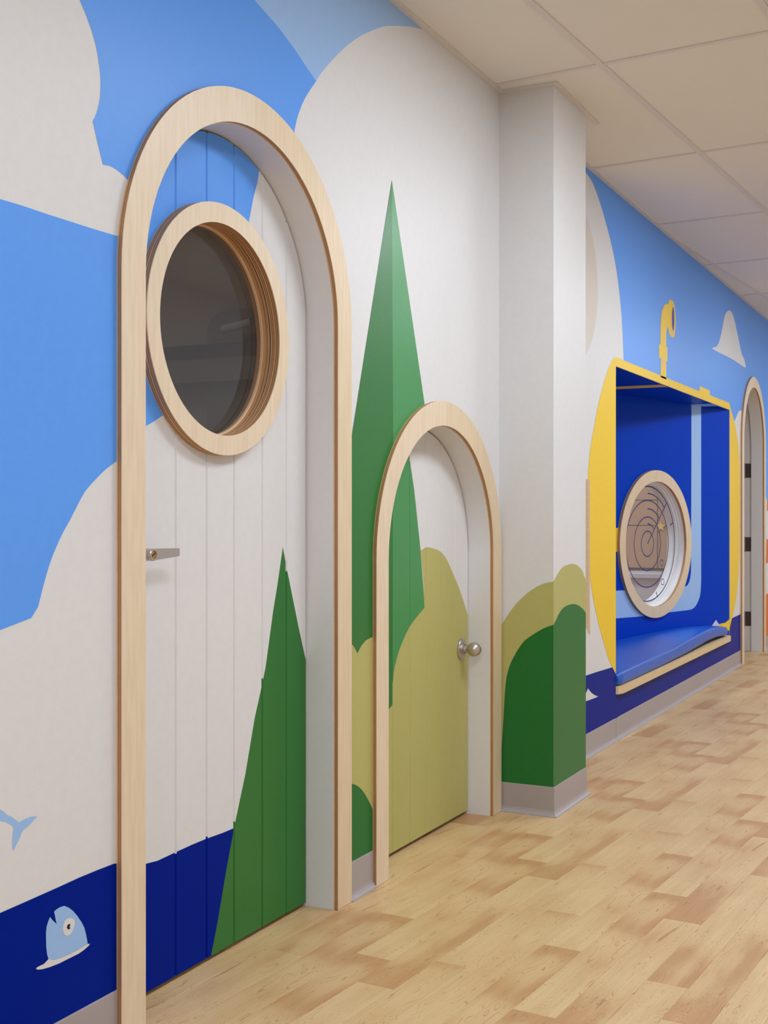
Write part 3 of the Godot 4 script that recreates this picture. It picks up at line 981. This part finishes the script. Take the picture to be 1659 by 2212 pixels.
func build_door_one() -> void:
	var d := thing("door_1", "tall arched plank door with a round porthole and lever handle", "door", Vector3(-WX, 0, -D1C), "", "structure")
	frame_half(d, D1C, D1Y, -1.0, M.birch)
	frame_half(d, D1C, D1Y, 1.0, M.birch_b)
	jamb(d, D1C, D1Y, RJ, WX, WX + 0.2, M.jamb_white)
	var gs := [D1C - RJ + 0.003, on_x(340, 1500, DX).x - 0.03]
	gs = [D1C - RJ + 0.003]
	for px in [379.5, 446.5, 505.75, 566.5, 618.5]: gs.append(on_x(px, 1500, DX).x)
	gs.insert(1, gs[1] - 0.125)
	gs.append(D1C + RJ - 0.003)
	var sky := wl([200, 1000, 316, 920, 330, 912, 345, 902, 361, 892, 440, 800, 505, 650, 539, 472, 548, 425, 556, 395, 561, 362, 566, 320, 566, 150, 200, 150], DX)
	var sea := wl([250, 1885, 316, 1865.5, 340, 1859.5, 380, 1840.5, 415, 1824.5, 445, 1812, 480, 1799.5, 506, 1788.5, 540, 1776], DX)
	sea.append(Vector2(2.8, -0.2)); sea.append(Vector2(1.9, -0.2))
	var fir := wl([611, 1181.5, 619, 1225, 645, 1355, 662.5, 1435, 680, 1520], DX)
	fir.append(Vector2(3.2, -0.2))
	fir.append_array(wl([450, 2098, 457.5, 2056, 470, 1992, 487.5, 1887, 505, 1792, 510, 1767, 530, 1672, 550, 1552, 566.5, 1477, 574, 1439.5, 590, 1320, 599, 1265], DX))
	var hc := Vector2(2.548, 1.568)
	var hole := circle(hc, 0.285, 72)
	planks(d, D1C, D1Y, gs, 0.0042, [[sky, M.sky], [sea, M.navy], [fir, M.fir_dark]], M.cream, hole, 0.012)
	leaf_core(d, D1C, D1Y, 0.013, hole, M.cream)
	# porthole: plywood ring, lining through the door, pane
	var f := [Vector3(-DX, hc.y, -hc.x), Vector3(0, 0, -1), Vector3.UP, Vector3.RIGHT]
	var ring := MB.new()
	var R := 0.312
	var r := 0.263
	var seg := 96
	for k in seg:
		var a0 := TAU * k / seg
		var a1 := TAU * (k + 1) / seg
		var u0: Vector3 = f[1] * cos(a0) + f[2] * sin(a0)
		var u1: Vector3 = f[1] * cos(a1) + f[2] * sin(a1)
		ring.quad(M.birch, f[0] + u0 * R + f[3] * 0.028, f[0] + u1 * R + f[3] * 0.028, f[0] + u1 * r + f[3] * 0.028, f[0] + u0 * r + f[3] * 0.028, f[3])
	var cols := [M.ply_a, M.ply_b, M.ply_c, M.ply_b, M.ply_a, M.ply_b, M.ply_c, M.ply_b, M.ply_a]
	for k in 9:
		var z0 := 0.028 - k * 0.0031
		ring.lathe(cols[k], [Vector2(R, z0 - 0.0031), Vector2(R, z0)], f, seg)
		ring.lathe(cols[k], [Vector2(r, z0), Vector2(r, z0 - 0.0031)], f, seg)
	var rp := part("porthole_ring", ring, d, "pale birch plywood ring round the porthole")
	var lin := MB.new()
	lin.lathe(M.gap_dark, [Vector2(r + 0.003, 0.0), Vector2(r + 0.003, -0.003)], f, seg)
	lin.lathe(M.ply_c, [Vector2(r + 0.001, -0.003), Vector2(r + 0.001, -0.010)], f, seg)
	lin.lathe(M.ply_b, [Vector2(r + 0.001, -0.010), Vector2(r + 0.001, -0.014)], f, seg)
	lin.lathe(M.ply_c, [Vector2(r + 0.001, -0.014), Vector2(r + 0.001, -0.024)], f, seg)
	lin.lathe(M.ply_a, [Vector2(r + 0.001, -0.024), Vector2(r - 0.003, -0.025), Vector2(r - 0.003, -0.031)], f, seg)
	lin.lathe(M.ply_b, [Vector2(r, -0.031), Vector2(r, -0.044), Vector2(0.286, -0.044)], f, seg)
	part("porthole_lining", lin, d, "brown layered plywood lining of the porthole")
	var pane := MB.new()
	pane.lathe(M.glass, [Vector2(0.0, -0.031), Vector2(r - 0.0005, -0.031)], f, 64)
	part("pane", pane, d, "dark round glass pane")
	# lever handle
	var hp := Vector3(-DX, 1.020, -2.205)
	var hf := [hp, Vector3(0, 0, -1), Vector3.UP, Vector3.RIGHT]
	var lv := MB.new()
	lv.lathe(M.steel_dark, [Vector2(0.030, 0.0), Vector2(0.030, 0.007), Vector2(0.027, 0.010), Vector2(0.0, 0.010)], hf, 36)
	var hd := part("lever_handle", lv, d, "brushed steel lever handle with a keyhole")
	var nk := MB.new()
	nk.lathe(M.steel, [Vector2(0.0115, 0.010), Vector2(0.0115, 0.050), Vector2(0.0138, 0.052), Vector2(0.0138, 0.0705), Vector2(0.0125, 0.072), Vector2(0.0092, 0.072)], hf, 36)
	part("spindle", nk, hd)
	var arm := MB.new()
	var prof := PackedVector2Array([Vector2(0.0, -0.0136), Vector2(0.0, 0.0134), Vector2(0.100, 0.0118), Vector2(0.103, 0.0098), Vector2(0.103, -0.0045), Vector2(0.100, -0.0066)])
	arm.solid(M.steel, prof, hf, [0.0665, 0.054], [M.steel], M.steel)
	part("lever", arm, hd)
	var cyl := MB.new()
	cyl.lathe(M.brass, [Vector2(0.0088, 0.0715), Vector2(0.0080, 0.070), Vector2(0.0, 0.070)], hf, 28)
	cyl.obox(M.gap_dark, Transform3D(Basis(Vector3.RIGHT, 0.6), hp + Vector3(0.0702, 0, 0)), Vector3(0.0006, 0.0012, 0.0055))
	part("key_cylinder", cyl, hd, "brass key cylinder")

func build_door_two() -> void:
	var d := thing("door_2", "child sized arched plank door with a round steel knob", "door", Vector3(-WX, 0, -D2C), "", "structure")
	frame_half(d, D2C, D2Y, -1.0, M.birch)
	frame_half(d, D2C, D2Y, 1.0, M.birch_b)
	jamb(d, D2C, D2Y, RJ, WX, WX + 0.2, M.jamb_white)
	var gs := [D2C - RJ + 0.003]
	for px in [848.3, 885.2, 919.5, 952.1, 983.2]: gs.append(on_x(px, 1500, DX).x)
	gs.insert(1, gs[1] - 0.11)
	gs.append(D2C + RJ - 0.003)
	var fm := on_x(848.3, 1300, DX).x
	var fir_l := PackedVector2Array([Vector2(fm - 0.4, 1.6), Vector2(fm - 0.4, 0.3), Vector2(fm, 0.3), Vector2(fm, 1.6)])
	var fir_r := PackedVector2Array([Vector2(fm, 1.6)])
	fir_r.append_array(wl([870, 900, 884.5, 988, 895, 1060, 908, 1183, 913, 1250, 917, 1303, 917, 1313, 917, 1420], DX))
	fir_r.append(Vector2(fm, 0.3))
	var bush := smooth_line(wl([820, 1600, 841, 1531, 847.5, 1515, 849, 1455, 855.5, 1429.6, 862.7, 1404, 873.6, 1377, 884.5, 1354, 902.5, 1330, 917, 1313]))
	bush = smooth_line(wl([825, 1560, 841, 1531, 847.5, 1520, 848.6, 1480, 851, 1450, 855.5, 1429.6, 862.7, 1404, 873.6, 1377, 884.5, 1355, 902.5, 1330, 917, 1313], DX))
	bush.append_array(wl([914, 1250, 908.5, 1189], DX))
	bush.append_array(smooth_line(wl([909, 1188.8, 920.6, 1182.6, 931.5, 1183.4, 949.5, 1190, 960.4, 1201.4, 971, 1221, 982, 1246.6, 993, 1273.8, 1003.8, 1306.3, 1011, 1331.6, 1020, 1365], DX)))
	bush.append(Vector2(4.4, -0.2)); bush.append(Vector2(3.1, -0.2))
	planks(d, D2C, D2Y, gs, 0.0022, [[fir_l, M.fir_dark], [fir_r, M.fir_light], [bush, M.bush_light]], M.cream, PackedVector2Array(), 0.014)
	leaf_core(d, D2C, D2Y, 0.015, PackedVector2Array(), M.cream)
	var hf := [Vector3(-DX, 0.616, -4.122), Vector3(0, 0, -1), Vector3.UP, Vector3.RIGHT]
	var b := MB.new()
	b.lathe(M.steel, [Vector2(0.038, 0.0), Vector2(0.038, 0.006), Vector2(0.036, 0.0085), Vector2(0.019, 0.0095), Vector2(0.019, 0.015), Vector2(0.016, 0.016)], hf, 48)
	var k := part("door_knob", b, d, "brushed steel round knob")
	var s := MB.new()
	var p := [Vector2(0.015, 0.012), Vector2(0.0125, 0.022), Vector2(0.0125, 0.030)]
	p.append_array(s.sphere_prof(0.052, 0.0262, -62.0, 66.0, 28))
	p.append_array([Vector2(0.0095, 0.0765), Vector2(0.0, 0.0760)])
	s.lathe(M.steel, p, hf, 48)
	part("knob", s, k)

func build_door_three() -> void:
	var d := thing("door_3", "tall arched doorway standing open past the bench niche", "doorway", Vector3(-WX, 0, -D3C), "", "structure")
	frame_half(d, D3C, D3Y, -1.0, M.birch)
	frame_half(d, D3C, D3Y, 1.0, M.birch_b)
	jamb(d, D3C, D3Y, RJ, WX, 1.744, M.jamb_white)
	jamb(d, D3C, D3Y, RJ + 0.012, 1.7445, WX + 0.2, M.trim_white)
	var sj := D3C + RJ + 0.012
	for y in [1.447, 0.856, 0.258]:
		var h := MB.new()
		h.box(M.hinge_metal, Vector3(-1.790, y - 0.057, -sj - 0.001), Vector3(-1.7455, y + 0.057, -sj + 0.0015))
		for k in 3:
			h.lathe(M.steel_dark, [Vector2(0.003, 0.0), Vector2(0.0026, 0.0007), Vector2(0, 0.0007)], [Vector3(-1.768 + 0.008 * (k % 2), y - 0.035 + 0.035 * k, -sj + 0.0015), Vector3.RIGHT, Vector3.UP, Vector3.BACK], 10)
		var hm := part("hinge", h, d, "dark steel butt hinge")
		var pin := MB.new()
		pin.tube(M.steel_dark, [Vector3(-1.797, y - 0.06, -sj + 0.005), Vector3(-1.797, y + 0.06, -sj + 0.005)], 0.006, 10)
		part("hinge_pin", pin, hm)
	var leaf := MB.new()
	var a := arch(-1.805 - RJ, RJ - 0.004, D3Y, 0.012)
	leaf.solid(M.leaf_brown, a, frame_s(sj - 0.044), [0.0, -0.04], [M.leaf_brown], M.leaf_brown)
	part("door_leaf", leaf, d, "brown door leaf swung into the room")

# ---------------------------------------------------------------- submarine niche
const WQ := 1.079     # window centre on the niche's back wall
const WYY := 0.913

func build_niche() -> void:
	var f := frame_niche()
	var len := (NS1 - NS0) / cos(nich)
	var deep := (NS1 - NS0) * tan(nich)
	var b := MB.new()
	var nv: Material = M.royal
	var hole := circle(Vector2(WQ, WYY), 0.405, 72)
	for r in [rect(0.006, 0.0, WQ, NTOP + 0.06), rect(WQ, 0.0, len + 0.05, NTOP + 0.06)]:
		for p in cut([r], [hole]):
			b.solid(nv, p, f, [0.0, -0.10], [nv], M.inner_wall)
	var w := whole("wall_niche", b, "royal blue slanted back wall of the submarine niche", "wall", "", "structure")
	b = MB.new()
	# ceiling and near cheek of the niche
	var tri := PackedVector2Array([Vector2(-WX - 0.004, NS1), Vector2(-WX - deep - 0.02, NS0), Vector2(-WX - 0.004, NS0)])
	b.solid(nv, tri, [Vector3(0, NTOP - 0.002, 0), Vector3.RIGHT, Vector3(0, 0, -1), Vector3.DOWN], [0.0, -0.05], [nv], M.inner_wall)
	b.box(nv, Vector3(-WX - deep - 0.1, 0, -NS0), Vector3(-WX - 0.004, NTOP + 0.05, -NS0 + 0.06))
	var c := whole("ceiling_niche", b, "royal blue soffit and cheek of the submarine niche", "ceiling", "", "structure")
	var win := rect(0.0, 0.0, len, NTOP)
	var nb := func(a: Array) -> PackedVector2Array:
		var o := PackedVector2Array()
		for k in range(0, a.size(), 2): o.append(on_niche(a[k], a[k + 1]))
		return o
	# pale blue pipe running down and round the window
	var pipe := PackedVector2Array([on_niche(1493, 1000) + Vector2(0, 2), on_niche(1493.4, 1000)])
	pipe.append_array(nb.call([1492.5, 1234.8]))
	pipe.append_array(smooth_line(nb.call([1492.5, 1236, 1490, 1252.5, 1485, 1263.9, 1477, 1268])))
	pipe.append_array(nb.call([1420, 1273, 1356, 1274.7, 1310, 1277.5, 1310, 1338, 1329.6, 1335.9, 1391.5, 1331, 1445.8, 1322.7, 1487, 1317.7]))
	pipe.append_array(smooth_line(nb.call([1488, 1317.6, 1497.6, 1314, 1506, 1303, 1512.7, 1283, 1514.5, 1252.5])))
	pipe.append_array(nb.call([1514.5, 1000]))
	pipe.append(on_niche(1514.5, 1000) + Vector2(0, 2))
	paint_on(w, "painted_pipe", [pipe], M.haze_blue, f, 0.0004, win, [hole])
	var qa := on_niche(1342, 1141)
	var qb := on_niche(1342, 1192)
	paint_on(w, "painted_yellow_stub", [PackedVector2Array([qa - Vector2(0.1, 0), qa + Vector2(0.6, 0.01), qb + Vector2(0.6, 0.01), qb - Vector2(0.1, 0)])], M.yellow, f, 0.0004, win, [hole])
	paint_on(w, "painted_yellow_tail", [nb.call([1553, 1348, 1567, 1345, 1575, 1338, 1579, 1338, 1579, 1362, 1553, 1362])], M.yellow, f, 0.0004, win, [])
	paint_on(w, "painted_wave_crest", [nb.call([1536, 1353, 1539, 1349.5, 1546.5, 1339, 1553, 1349, 1556, 1353])], M.cream, f, 0.0008, win, [])
	# stripes that run on across the soffit
	var fc := [Vector3(0, NTOP - 0.002, 0), Vector3.RIGHT, Vector3(0, 0, -1), Vector3.DOWN]
	var on_soffit := func(px: float, py: float) -> Vector2:
		var r := ray(px, py)
		var t := (NTOP - EYE) / r.y
		return Vector2(r.x * t, -r.z * t)
	var y0: Vector2 = on_soffit.call(1330, 834.5)
	var y1: Vector2 = on_soffit.call(1330, 840)
	paint_on(c, "painted_yellow_stripe", [rect(-2.5, y0.y, -WX, y1.y)], M.yellow, fc, 0.0004, tri, [])
	var pt: Vector3 = Vector3(-WX, 0, -NS1) + f[1] * on_niche(1504, 900).x
	paint_on(c, "painted_pipe", [rect(pt.x - 0.3, -pt.z - 0.10, -WX, -pt.z + 0.10)], M.haze_blue, fc, 0.0004, tri, [])
	build_round_window(f)

func build_round_window(f: Array) -> void:
	var ctr: Vector3 = f[0] + f[1] * WQ + f[2] * WYY
	var wf := [ctr, f[1], f[2], f[3]]
	var w := thing("window_1", "round porthole window in birch ring with purple radar print", "window", ctr, "", "structure")
	var b := MB.new()
	var R := 0.466
	var r := 0.395
	for k in 96:
		var a0 := TAU * k / 96
		var a1 := TAU * (k + 1) / 96
		var u0: Vector3 = wf[1] * cos(a0) + wf[2] * sin(a0)
		var u1: Vector3 = wf[1] * cos(a1) + wf[2] * sin(a1)
		b.quad(M.birch_b, ctr + u0 * R + wf[3] * 0.02, ctr + u1 * R + wf[3] * 0.02, ctr + u1 * r + wf[3] * 0.02, ctr + u0 * r + wf[3] * 0.02, wf[3])
	var cols := [M.ply_a, M.ply_b, M.ply_c, M.ply_b, M.ply_a]
	for k in 5:
		b.lathe(cols[k], [Vector2(R, 0.016 - k * 0.004), Vector2(R, 0.02 - k * 0.004)], wf, 96)
		b.lathe(cols[k], [Vector2(r, 0.02 - k * 0.004), Vector2(r, 0.016 - k * 0.004)], wf, 96)
	part("window_frame", b, w, "pale birch plywood ring")
	b = MB.new()
	b.lathe(M.jamb_white, [Vector2(r, 0.0), Vector2(r - 0.002, -0.022), Vector2(r - 0.007, -0.025), Vector2(r - 0.007, -0.036), Vector2(r - 0.016, -0.040), Vector2(r - 0.016, -0.062), Vector2(r - 0.020, -0.064), Vector2(r - 0.020, -0.108), Vector2(r + 0.02, -0.108), Vector2(r + 0.02, -0.10)], wf, 96)
	part("window_lining", b, w, "white stepped window lining")
	b = MB.new()
	b.lathe(M.glass, [Vector2(0, -0.05), Vector2(0.379, -0.05)], wf, 72)
	var pane := part("pane", b, w)
	# radar print on the glass
	b = MB.new()
	var g := -0.0495
	var at := func(rad: float, ang: float) -> Vector3: return ctr - wf[1] * rad * cos(ang) + wf[2] * rad * sin(ang) + wf[3] * g
	var hw := 0.0038
	var ringy := func(rad: float, a0: float, a1: float) -> void:
		var n := maxi(6, int(64 * (a1 - a0) / TAU))
		for k in n:
			var t0 := lerpf(a0, a1, float(k) / n)
			var t1 := lerpf(a0, a1, float(k + 1) / n)
			b.quad(M.radar_ink, at.call(rad - hw, t0), at.call(rad + hw, t0), at.call(rad + hw, t1), at.call(rad - hw, t1), wf[3])
	for rr in [0.22, 0.466, 0.755, 1.0]: ringy.call(0.365 * rr, 0.0, TAU)
	var sweep := deg_to_rad(46.0)
	for rr in [0.348, 0.61, 0.877]: ringy.call(0.365 * rr, sweep, PI / 2)
	var stroke := func(p: Vector2, q: Vector2) -> void:
		var nn := (q - p).orthogonal().normalized() * hw
		var pp := []
		for v in [p + nn, q + nn, q - nn, p - nn]: pp.append(ctr - wf[1] * v.x + wf[2] * v.y + wf[3] * g)
		b.quad(M.radar_ink, pp[0], pp[1], pp[2], pp[3], wf[3])
	stroke.call(Vector2(0, 0), Vector2(cos(sweep), sin(sweep)) * 0.365)
	stroke.call(Vector2(0.30, 0.115), Vector2(0.338, 0.131))
	stroke.call(Vector2(0.115, -0.31), Vector2(0.13, -0.347))
	for o in [Vector2(0.185, -0.127), Vector2(0.20, -0.25)]:
		for k in 20:
			var t0 := TAU * k / 20
			var t1 := TAU * (k + 1) / 20
			var q := []
			for e in [[t0, -hw * 0.7], [t0, hw * 0.7], [t1, hw * 0.7], [t1, -hw * 0.7]]:
				var v: Vector2 = o + Vector2(cos(e[0]), sin(e[0])) * (0.020 + e[1])
				q.append(ctr - wf[1] * v.x + wf[2] * v.y + wf[3] * g)
			b.quad(M.radar_ink, q[0], q[1], q[2], q[3], wf[3])
	part("radar_print", b, pane, "purple line radar print")

func build_bench() -> void:
	var deep := (NS1 - NS0) * tan(nich)
	var bk := func(s: float, gap: float) -> float: return -WX - (NS1 - s) * tan(nich) + gap
	# seat board
	var b := MB.new()
	var plan := PackedVector2Array([Vector2(-WX, NS0 + 0.002), Vector2(-1.646, NS0 + 0.006), Vector2(-1.632, NS0 + 0.055), Vector2(-1.630, NS1 - 0.10), Vector2(-1.632, NS1 - 0.085), Vector2(-WX, NS1 - 0.08), Vector2(bk.call(NS1 - 0.08, 0.004), NS1 - 0.08), Vector2(bk.call(NS0 + 0.002, 0.004), NS0 + 0.002)])
	b.solid(M.pine, plan, frame_flat(0.0), [0.260, 0.223], [M.pine], M.pine)
	var bd := whole("bench_seat", b, "long pine bench board across the submarine niche", "bench")
	# cushion: plan strip between the front edge and the slanted back wall
	var tops := [[5.885, 0.326], [6.3, 0.330], [6.956, 0.333], [7.465, 0.349], [7.798, 0.358], [8.083, 0.360], [8.30, 0.350], [8.45, 0.338], [8.60, 0.322]]
	var bots := [[5.885, 0.2605], [6.607, 0.2615], [7.31, 0.268], [7.70, 0.279], [7.973, 0.287], [8.25, 0.285], [8.45, 0.275], [8.60, 0.264]]
	var look := func(tb: Array, s: float) -> float:
		for i in tb.size() - 1:
			if s <= tb[i + 1][0]:
				var t := smoothstep(0.0, 1.0, (s - tb[i][0]) / (tb[i + 1][0] - tb[i][0]))
				return lerpf(tb[i][1], tb[i + 1][1], clampf((s - tb[i][0]) / (tb[i + 1][0] - tb[i][0]) * 0.6 + t * 0.4, 0, 1))
		return tb[-1][1]
	b = MB.new()
	var ns := 72
	# cross-section ring at each s, (v across 0 front .. 1 back, k height 0 bottom .. 1 top), rounded front
	var sec := []
	for k in 7: sec.append([0.0, 0.012, lerpf(0.12, 0.82, k / 6.0)])                  # front face, bulging
	for k in 5: sec.append([0.0, 0.0, 0.0])
	var rings := []
	for i in ns + 1:
		var s := lerpf(5.872, 8.612, float(i) / ns)
		var y1: float = look.call(tops, s)
		var y0: float = look.call(bots, s)
		var endk: float = minf(1.0, minf(sqrt(maxf(0.0, (s - 5.872) / 0.03)), sqrt(maxf(0.0, (8.612 - s) / 0.03))))
		var xf: float = -1.640 - 0.010 * (1.0 - endk)
		var xb: float = bk.call(s, 0.003)
		if xb > xf - 0.06: xb = xf - 0.06 if s < 8.5 else maxf(bk.call(s, 0.001), xf - 0.06)
		var hgt := y1 - y0
		var mid := (y0 + y1) / 2.0
		var ring := []
		var half := hgt / 2.0 * lerpf(0.72, 1.0, endk)
		var rad := 0.016
		var cs := []
		cs.append(Vector2(xb, -half)); cs.append(Vector2(xf - rad, -half))
		for k in 5:
			var t := -PI / 2 + PI / 2 * k / 4.0
			cs.append(Vector2(xf - rad + rad * cos(t), -half + rad + rad * sin(t)))
		cs.append(Vector2(xf + 0.003, 0.0))
		for k in 5:
			var t := PI / 2 * k / 4.0
			cs.append(Vector2(xf - rad + rad * cos(t), half - rad + rad * sin(t)))
		for k in 7:
			var v := (k + 1) / 7.0
			var crown := 0.012 * sin(PI * minf(1.0, v * 1.1)) * minf(1.0, (xf - xb) / 0.4)
			cs.append(Vector2(lerpf(xf - rad, xb, v), half + crown))
		for p in cs: ring.append(Vector3(p.x, mid + p.y, -s))
		rings.append(ring)
	var cnt: int = rings[0].size()
	var nor := []
	for i in ns + 1:
		var nl := []
		for k in cnt:
			var du: Vector3 = rings[mini(i + 1, ns)][k] - rings[maxi(i - 1, 0)][k]
			var dv: Vector3 = rings[i][mini(k + 1, cnt - 1)] - rings[i][maxi(k - 1, 0)]
			var n := dv.cross(du).normalized()
			nl.append(n)
		nor.append(nl)
	var flip := 1.0
	if nor[ns / 2][cnt - 3].y < 0: flip = -1.0
	for i in ns:
		for k in cnt - 1:
			b.quad_n(M.vinyl_blue, rings[i][k], rings[i + 1][k], rings[i + 1][k + 1], rings[i][k + 1], nor[i][k] * flip, nor[i + 1][k] * flip, nor[i + 1][k + 1] * flip, nor[i][k + 1] * flip)
	for e in [0, ns]:
		var cc: Vector3 = (rings[e][0] + rings[e][6]) / 2.0
		var nd := Vector3.BACK if e == 0 else Vector3.FORWARD
		for k in cnt: b.tri(M.vinyl_blue, cc, rings[e][k], rings[e][(k + 1) % cnt], nd)
	var cu := whole("seat_cushion", b, "blue vinyl bench cushion curling up at one end", "cushion")
	var seam := []
	for i in ns + 1: seam.append(rings[i][11] + Vector3(0.0008, -0.0015, 0))
	b = MB.new()
	b.tube(M.vinyl_piping, seam, 0.0024, 8)
	part("piping", b, cu, "raised blue edge seam")

func build_wood_rack() -> void:
	# plywood fin on the wall behind the column
	var b := MB.new()
	var s := 5.092
	var p := PackedVector2Array([Vector2(-WX, 0.70), Vector2(-1.62, 0.668), Vector2(-1.59, 0.645), Vector2(-1.568, 0.615), Vector2(-1.558, 0.588), Vector2(-1.557, 0.60), Vector2(-1.557, 1.2553), Vector2(-WX, 1.2553)])
	b.solid(M.birch_level, p, frame_s(s), [0.0, -0.018], [M.ply_a], M.birch_level)
	var o := whole("wooden_wall_rack", b, "birch plywood rack fin on the wall beside the column", "wall rack")
	for y in [on_s(1265, 1096, s).y, on_s(1265, 1320, s).y]:
		b = MB.new()
		b.box(M.ply_b, Vector3(-1.645, y - 0.024, -s), Vector3(-1.578, y + 0.024, -s + 0.0012))
		part("tenon", b, o, "brown end grain of a shelf let through the fin")

# ---------------------------------------------------------------- rooms seen through the glass
func build_room_behind_niche() -> void:
	# tan panelled wall, counter, ornaments; lit by its own ceiling panel
	var wall := thing("wall_panelling", "tan panelled wall seen through the radar window", "wall panelling", Vector3(-2.9, 0, -9.0))
	var i := 0
	for r in [[-2.22, -1.90], [-2.605, -2.225], [-3.05, -2.61], [-3.515, -3.055]]:
		for y in [[0.70, 1.012], [1.017, 1.20], [1.205, 1.42]]:
			var b := MB.new()
			b.bbox(M.panel_tan, Transform3D(Basis.IDENTITY, Vector3((r[0] + r[1]) / 2, (y[0] + y[1]) / 2, -8.985)), Vector3((r[1] - r[0]) / 2, (y[1] - y[0]) / 2, 0.010), 0.003)
			part("panel", b, wall)
	var b := MB.new()
	b.box(M.panel_line, Vector3(-3.53, 0.69, -8.998), Vector3(-1.88, 1.43, -8.994))
	part("backing", b, wall)
	b = MB.new()
	b.bbox(M.counter_lilac, Transform3D(Basis.IDENTITY, Vector3(-2.7, 0.66, -8.80)), Vector3(0.82, 0.02, 0.17), 0.006)
	var c := whole("counter", b, "pale lilac counter under the tan panels", "counter")
	b = MB.new()
	b.box(M.counter_lilac, Vector3(-3.5, 0, -8.97), Vector3(-1.9, 0.64, -8.66))
	part("cupboard", b, c)
	# five pointed star
	b = MB.new()
	var st := PackedVector2Array()
	var sc := on_s(1427, 1137, 8.96)
	for k in 10:
		var t := PI / 2 + TAU * k / 10
		st.append(sc + Vector2(cos(t), sin(t)) * (0.040 if k % 2 == 0 else 0.017))
	b.solid(M.star_yellow, st, frame_s(8.972), [0.010, 0.0], [M.star_yellow], M.star_yellow)
	whole("star_ornament", b, "small yellow star ornament on the tan panels", "ornament")
	# dried grass in a low pot near the glass
	var g := thing("dried_grass", "spray of dried grass standing behind the radar window", "plant", Vector3(-2.30, 0.0, -7.75))
	var rng := RandomNumberGenerator.new()
	rng.seed = 5
	for k in 26:
		var bb := MB.new()
		var a := rng.randf() * TAU
		var lean := rng.randf_range(0.05, 0.28)
		var hh := rng.randf_range(0.40, 0.62)
		var pts := []
		for j in 7:
			var t := j / 6.0
			pts.append(Vector3(-2.30 + cos(a) * lean * t * t, 0.12 + (hh - 0.12) * t, -7.75 + sin(a) * lean * t * t))
		bb.tube(M.dry_grass, pts, 0.003, 5)
		part("grass_blade", bb, g)
	b = MB.new()
	b.lathe(M.counter_lilac, [Vector2(0, 0), Vector2(0.08, 0), Vector2(0.11, 0.2), Vector2(0.10, 0.2), Vector2(0.09, 0.15), Vector2(0, 0.15)], [Vector3(-2.30, 0.0, -7.75), Vector3.RIGHT, Vector3.BACK, Vector3.UP], 28)
	part("pot", b, g, "pale round pot")
	room_lamp(Vector3(-3.0, 2.695, -7.6), 3.0, "white ceiling panel light in the room behind the radar window")

func room_lamp(at: Vector3, energy: float, label: String) -> void:
	var o := thing("room_light", label, "ceiling light", at)
	var b := MB.new()
	b.box(M.grid_white, at + Vector3(-0.32, -0.03, -0.32), at + Vector3(0.32, 0.004, 0.32))
	part("light_frame", b, o)
	b = MB.new()
	b.box(M.diffuser, at + Vector3(-0.28, -0.034, -0.28), at + Vector3(0.28, -0.03, 0.28))
	part("diffuser", b, o)
	var l := AreaLight3D.new()
	l.name = "lamp"
	l.area_size = Vector2(0.56, 0.56)
	l.light_energy = energy
	l.light_color = LAMP_COLOR
	l.area_range = 12.0
	l.shadow_enabled = true
	o.add_child(l)
	l.position = Vector3(0, -0.036, 0)
	l.rotation = Vector3(-PI / 2, 0, 0)

func build_room_behind_door_one() -> void:
	# dark store room glimpsed through the porthole; its faint lamp is added
	var s := 3.80
	var at := func(px: float, py: float, ss: float) -> Vector2: return on_s(px, py, ss)
	var lo: Vector2 = at.call(447, 1010, s)
	var hi: Vector2 = at.call(460, 672, s)
	var b := MB.new()
	var p := PackedVector2Array([Vector2(lo.x, 0.0), Vector2(lo.x, hi.y - 0.09)])
	for k in 9: p.append(Vector2(lo.x + 0.09 - 0.09 * cos(PI / 2 * k / 8.0), hi.y - 0.09 + 0.09 * sin(PI / 2 * k / 8.0)))
	p.append(Vector2(-1.90, hi.y)); p.append(Vector2(-1.90, 0.0))
	b.solid(M.cabinet_grey, p, frame_s(s), [0.0, -0.03], [M.dark_rail], M.cabinet_grey)
	whole("storage_cabinet", b, "grey rounded cabinet panel in the dark room behind the porthole", "cabinet")
	b = MB.new()
	var r0: Vector2 = at.call(440, 745, s - 0.05)
	var r1: Vector2 = at.call(440, 772, s - 0.05)
	b.box(M.dark_rail, Vector3(-3.6, r1.y, -s + 0.02), Vector3(-1.95, r0.y, -s + 0.06))
	var rl := whole("wall_rail", b, "dark horizontal rail in the dark room behind the porthole", "rail")
	b = MB.new()
	b.box(M.cabinet_grey, Vector3(-3.6, r1.y - 0.09, -s + 0.02), Vector3(-1.95, r1.y, -s + 0.05))
	part("rail_board", b, rl)
	b = MB.new()
	var t0: Vector2 = at.call(468, 708, s - 0.1)
	var t1: Vector2 = at.call(530, 692, s - 0.1)
	b.tube(M.trim_white, [Vector3(t0.x, t0.y, -s + 0.06), Vector3(t1.x, t1.y, -s + 0.06)], 0.014, 14)
	whole("paper_roll", b, "pale tube mounted on the grey cabinet panel", "roll")
	room_lamp(Vector3(-3.2, 2.695, -2.4), 0.10, "added faint fill light in the store room behind the porthole")  # made-up fill lamp, added to make the dark interior more visible

func _ready() -> void:
	set_camera_and_light()
	make_materials()
	build_shell()
	build_wall_left()
	build_column()
	build_baseboards()
	build_door_one()
	build_door_two()
	build_door_three()
	build_niche()
	build_bench()
	build_wood_rack()
	build_room_behind_niche()
	build_room_behind_door_one()
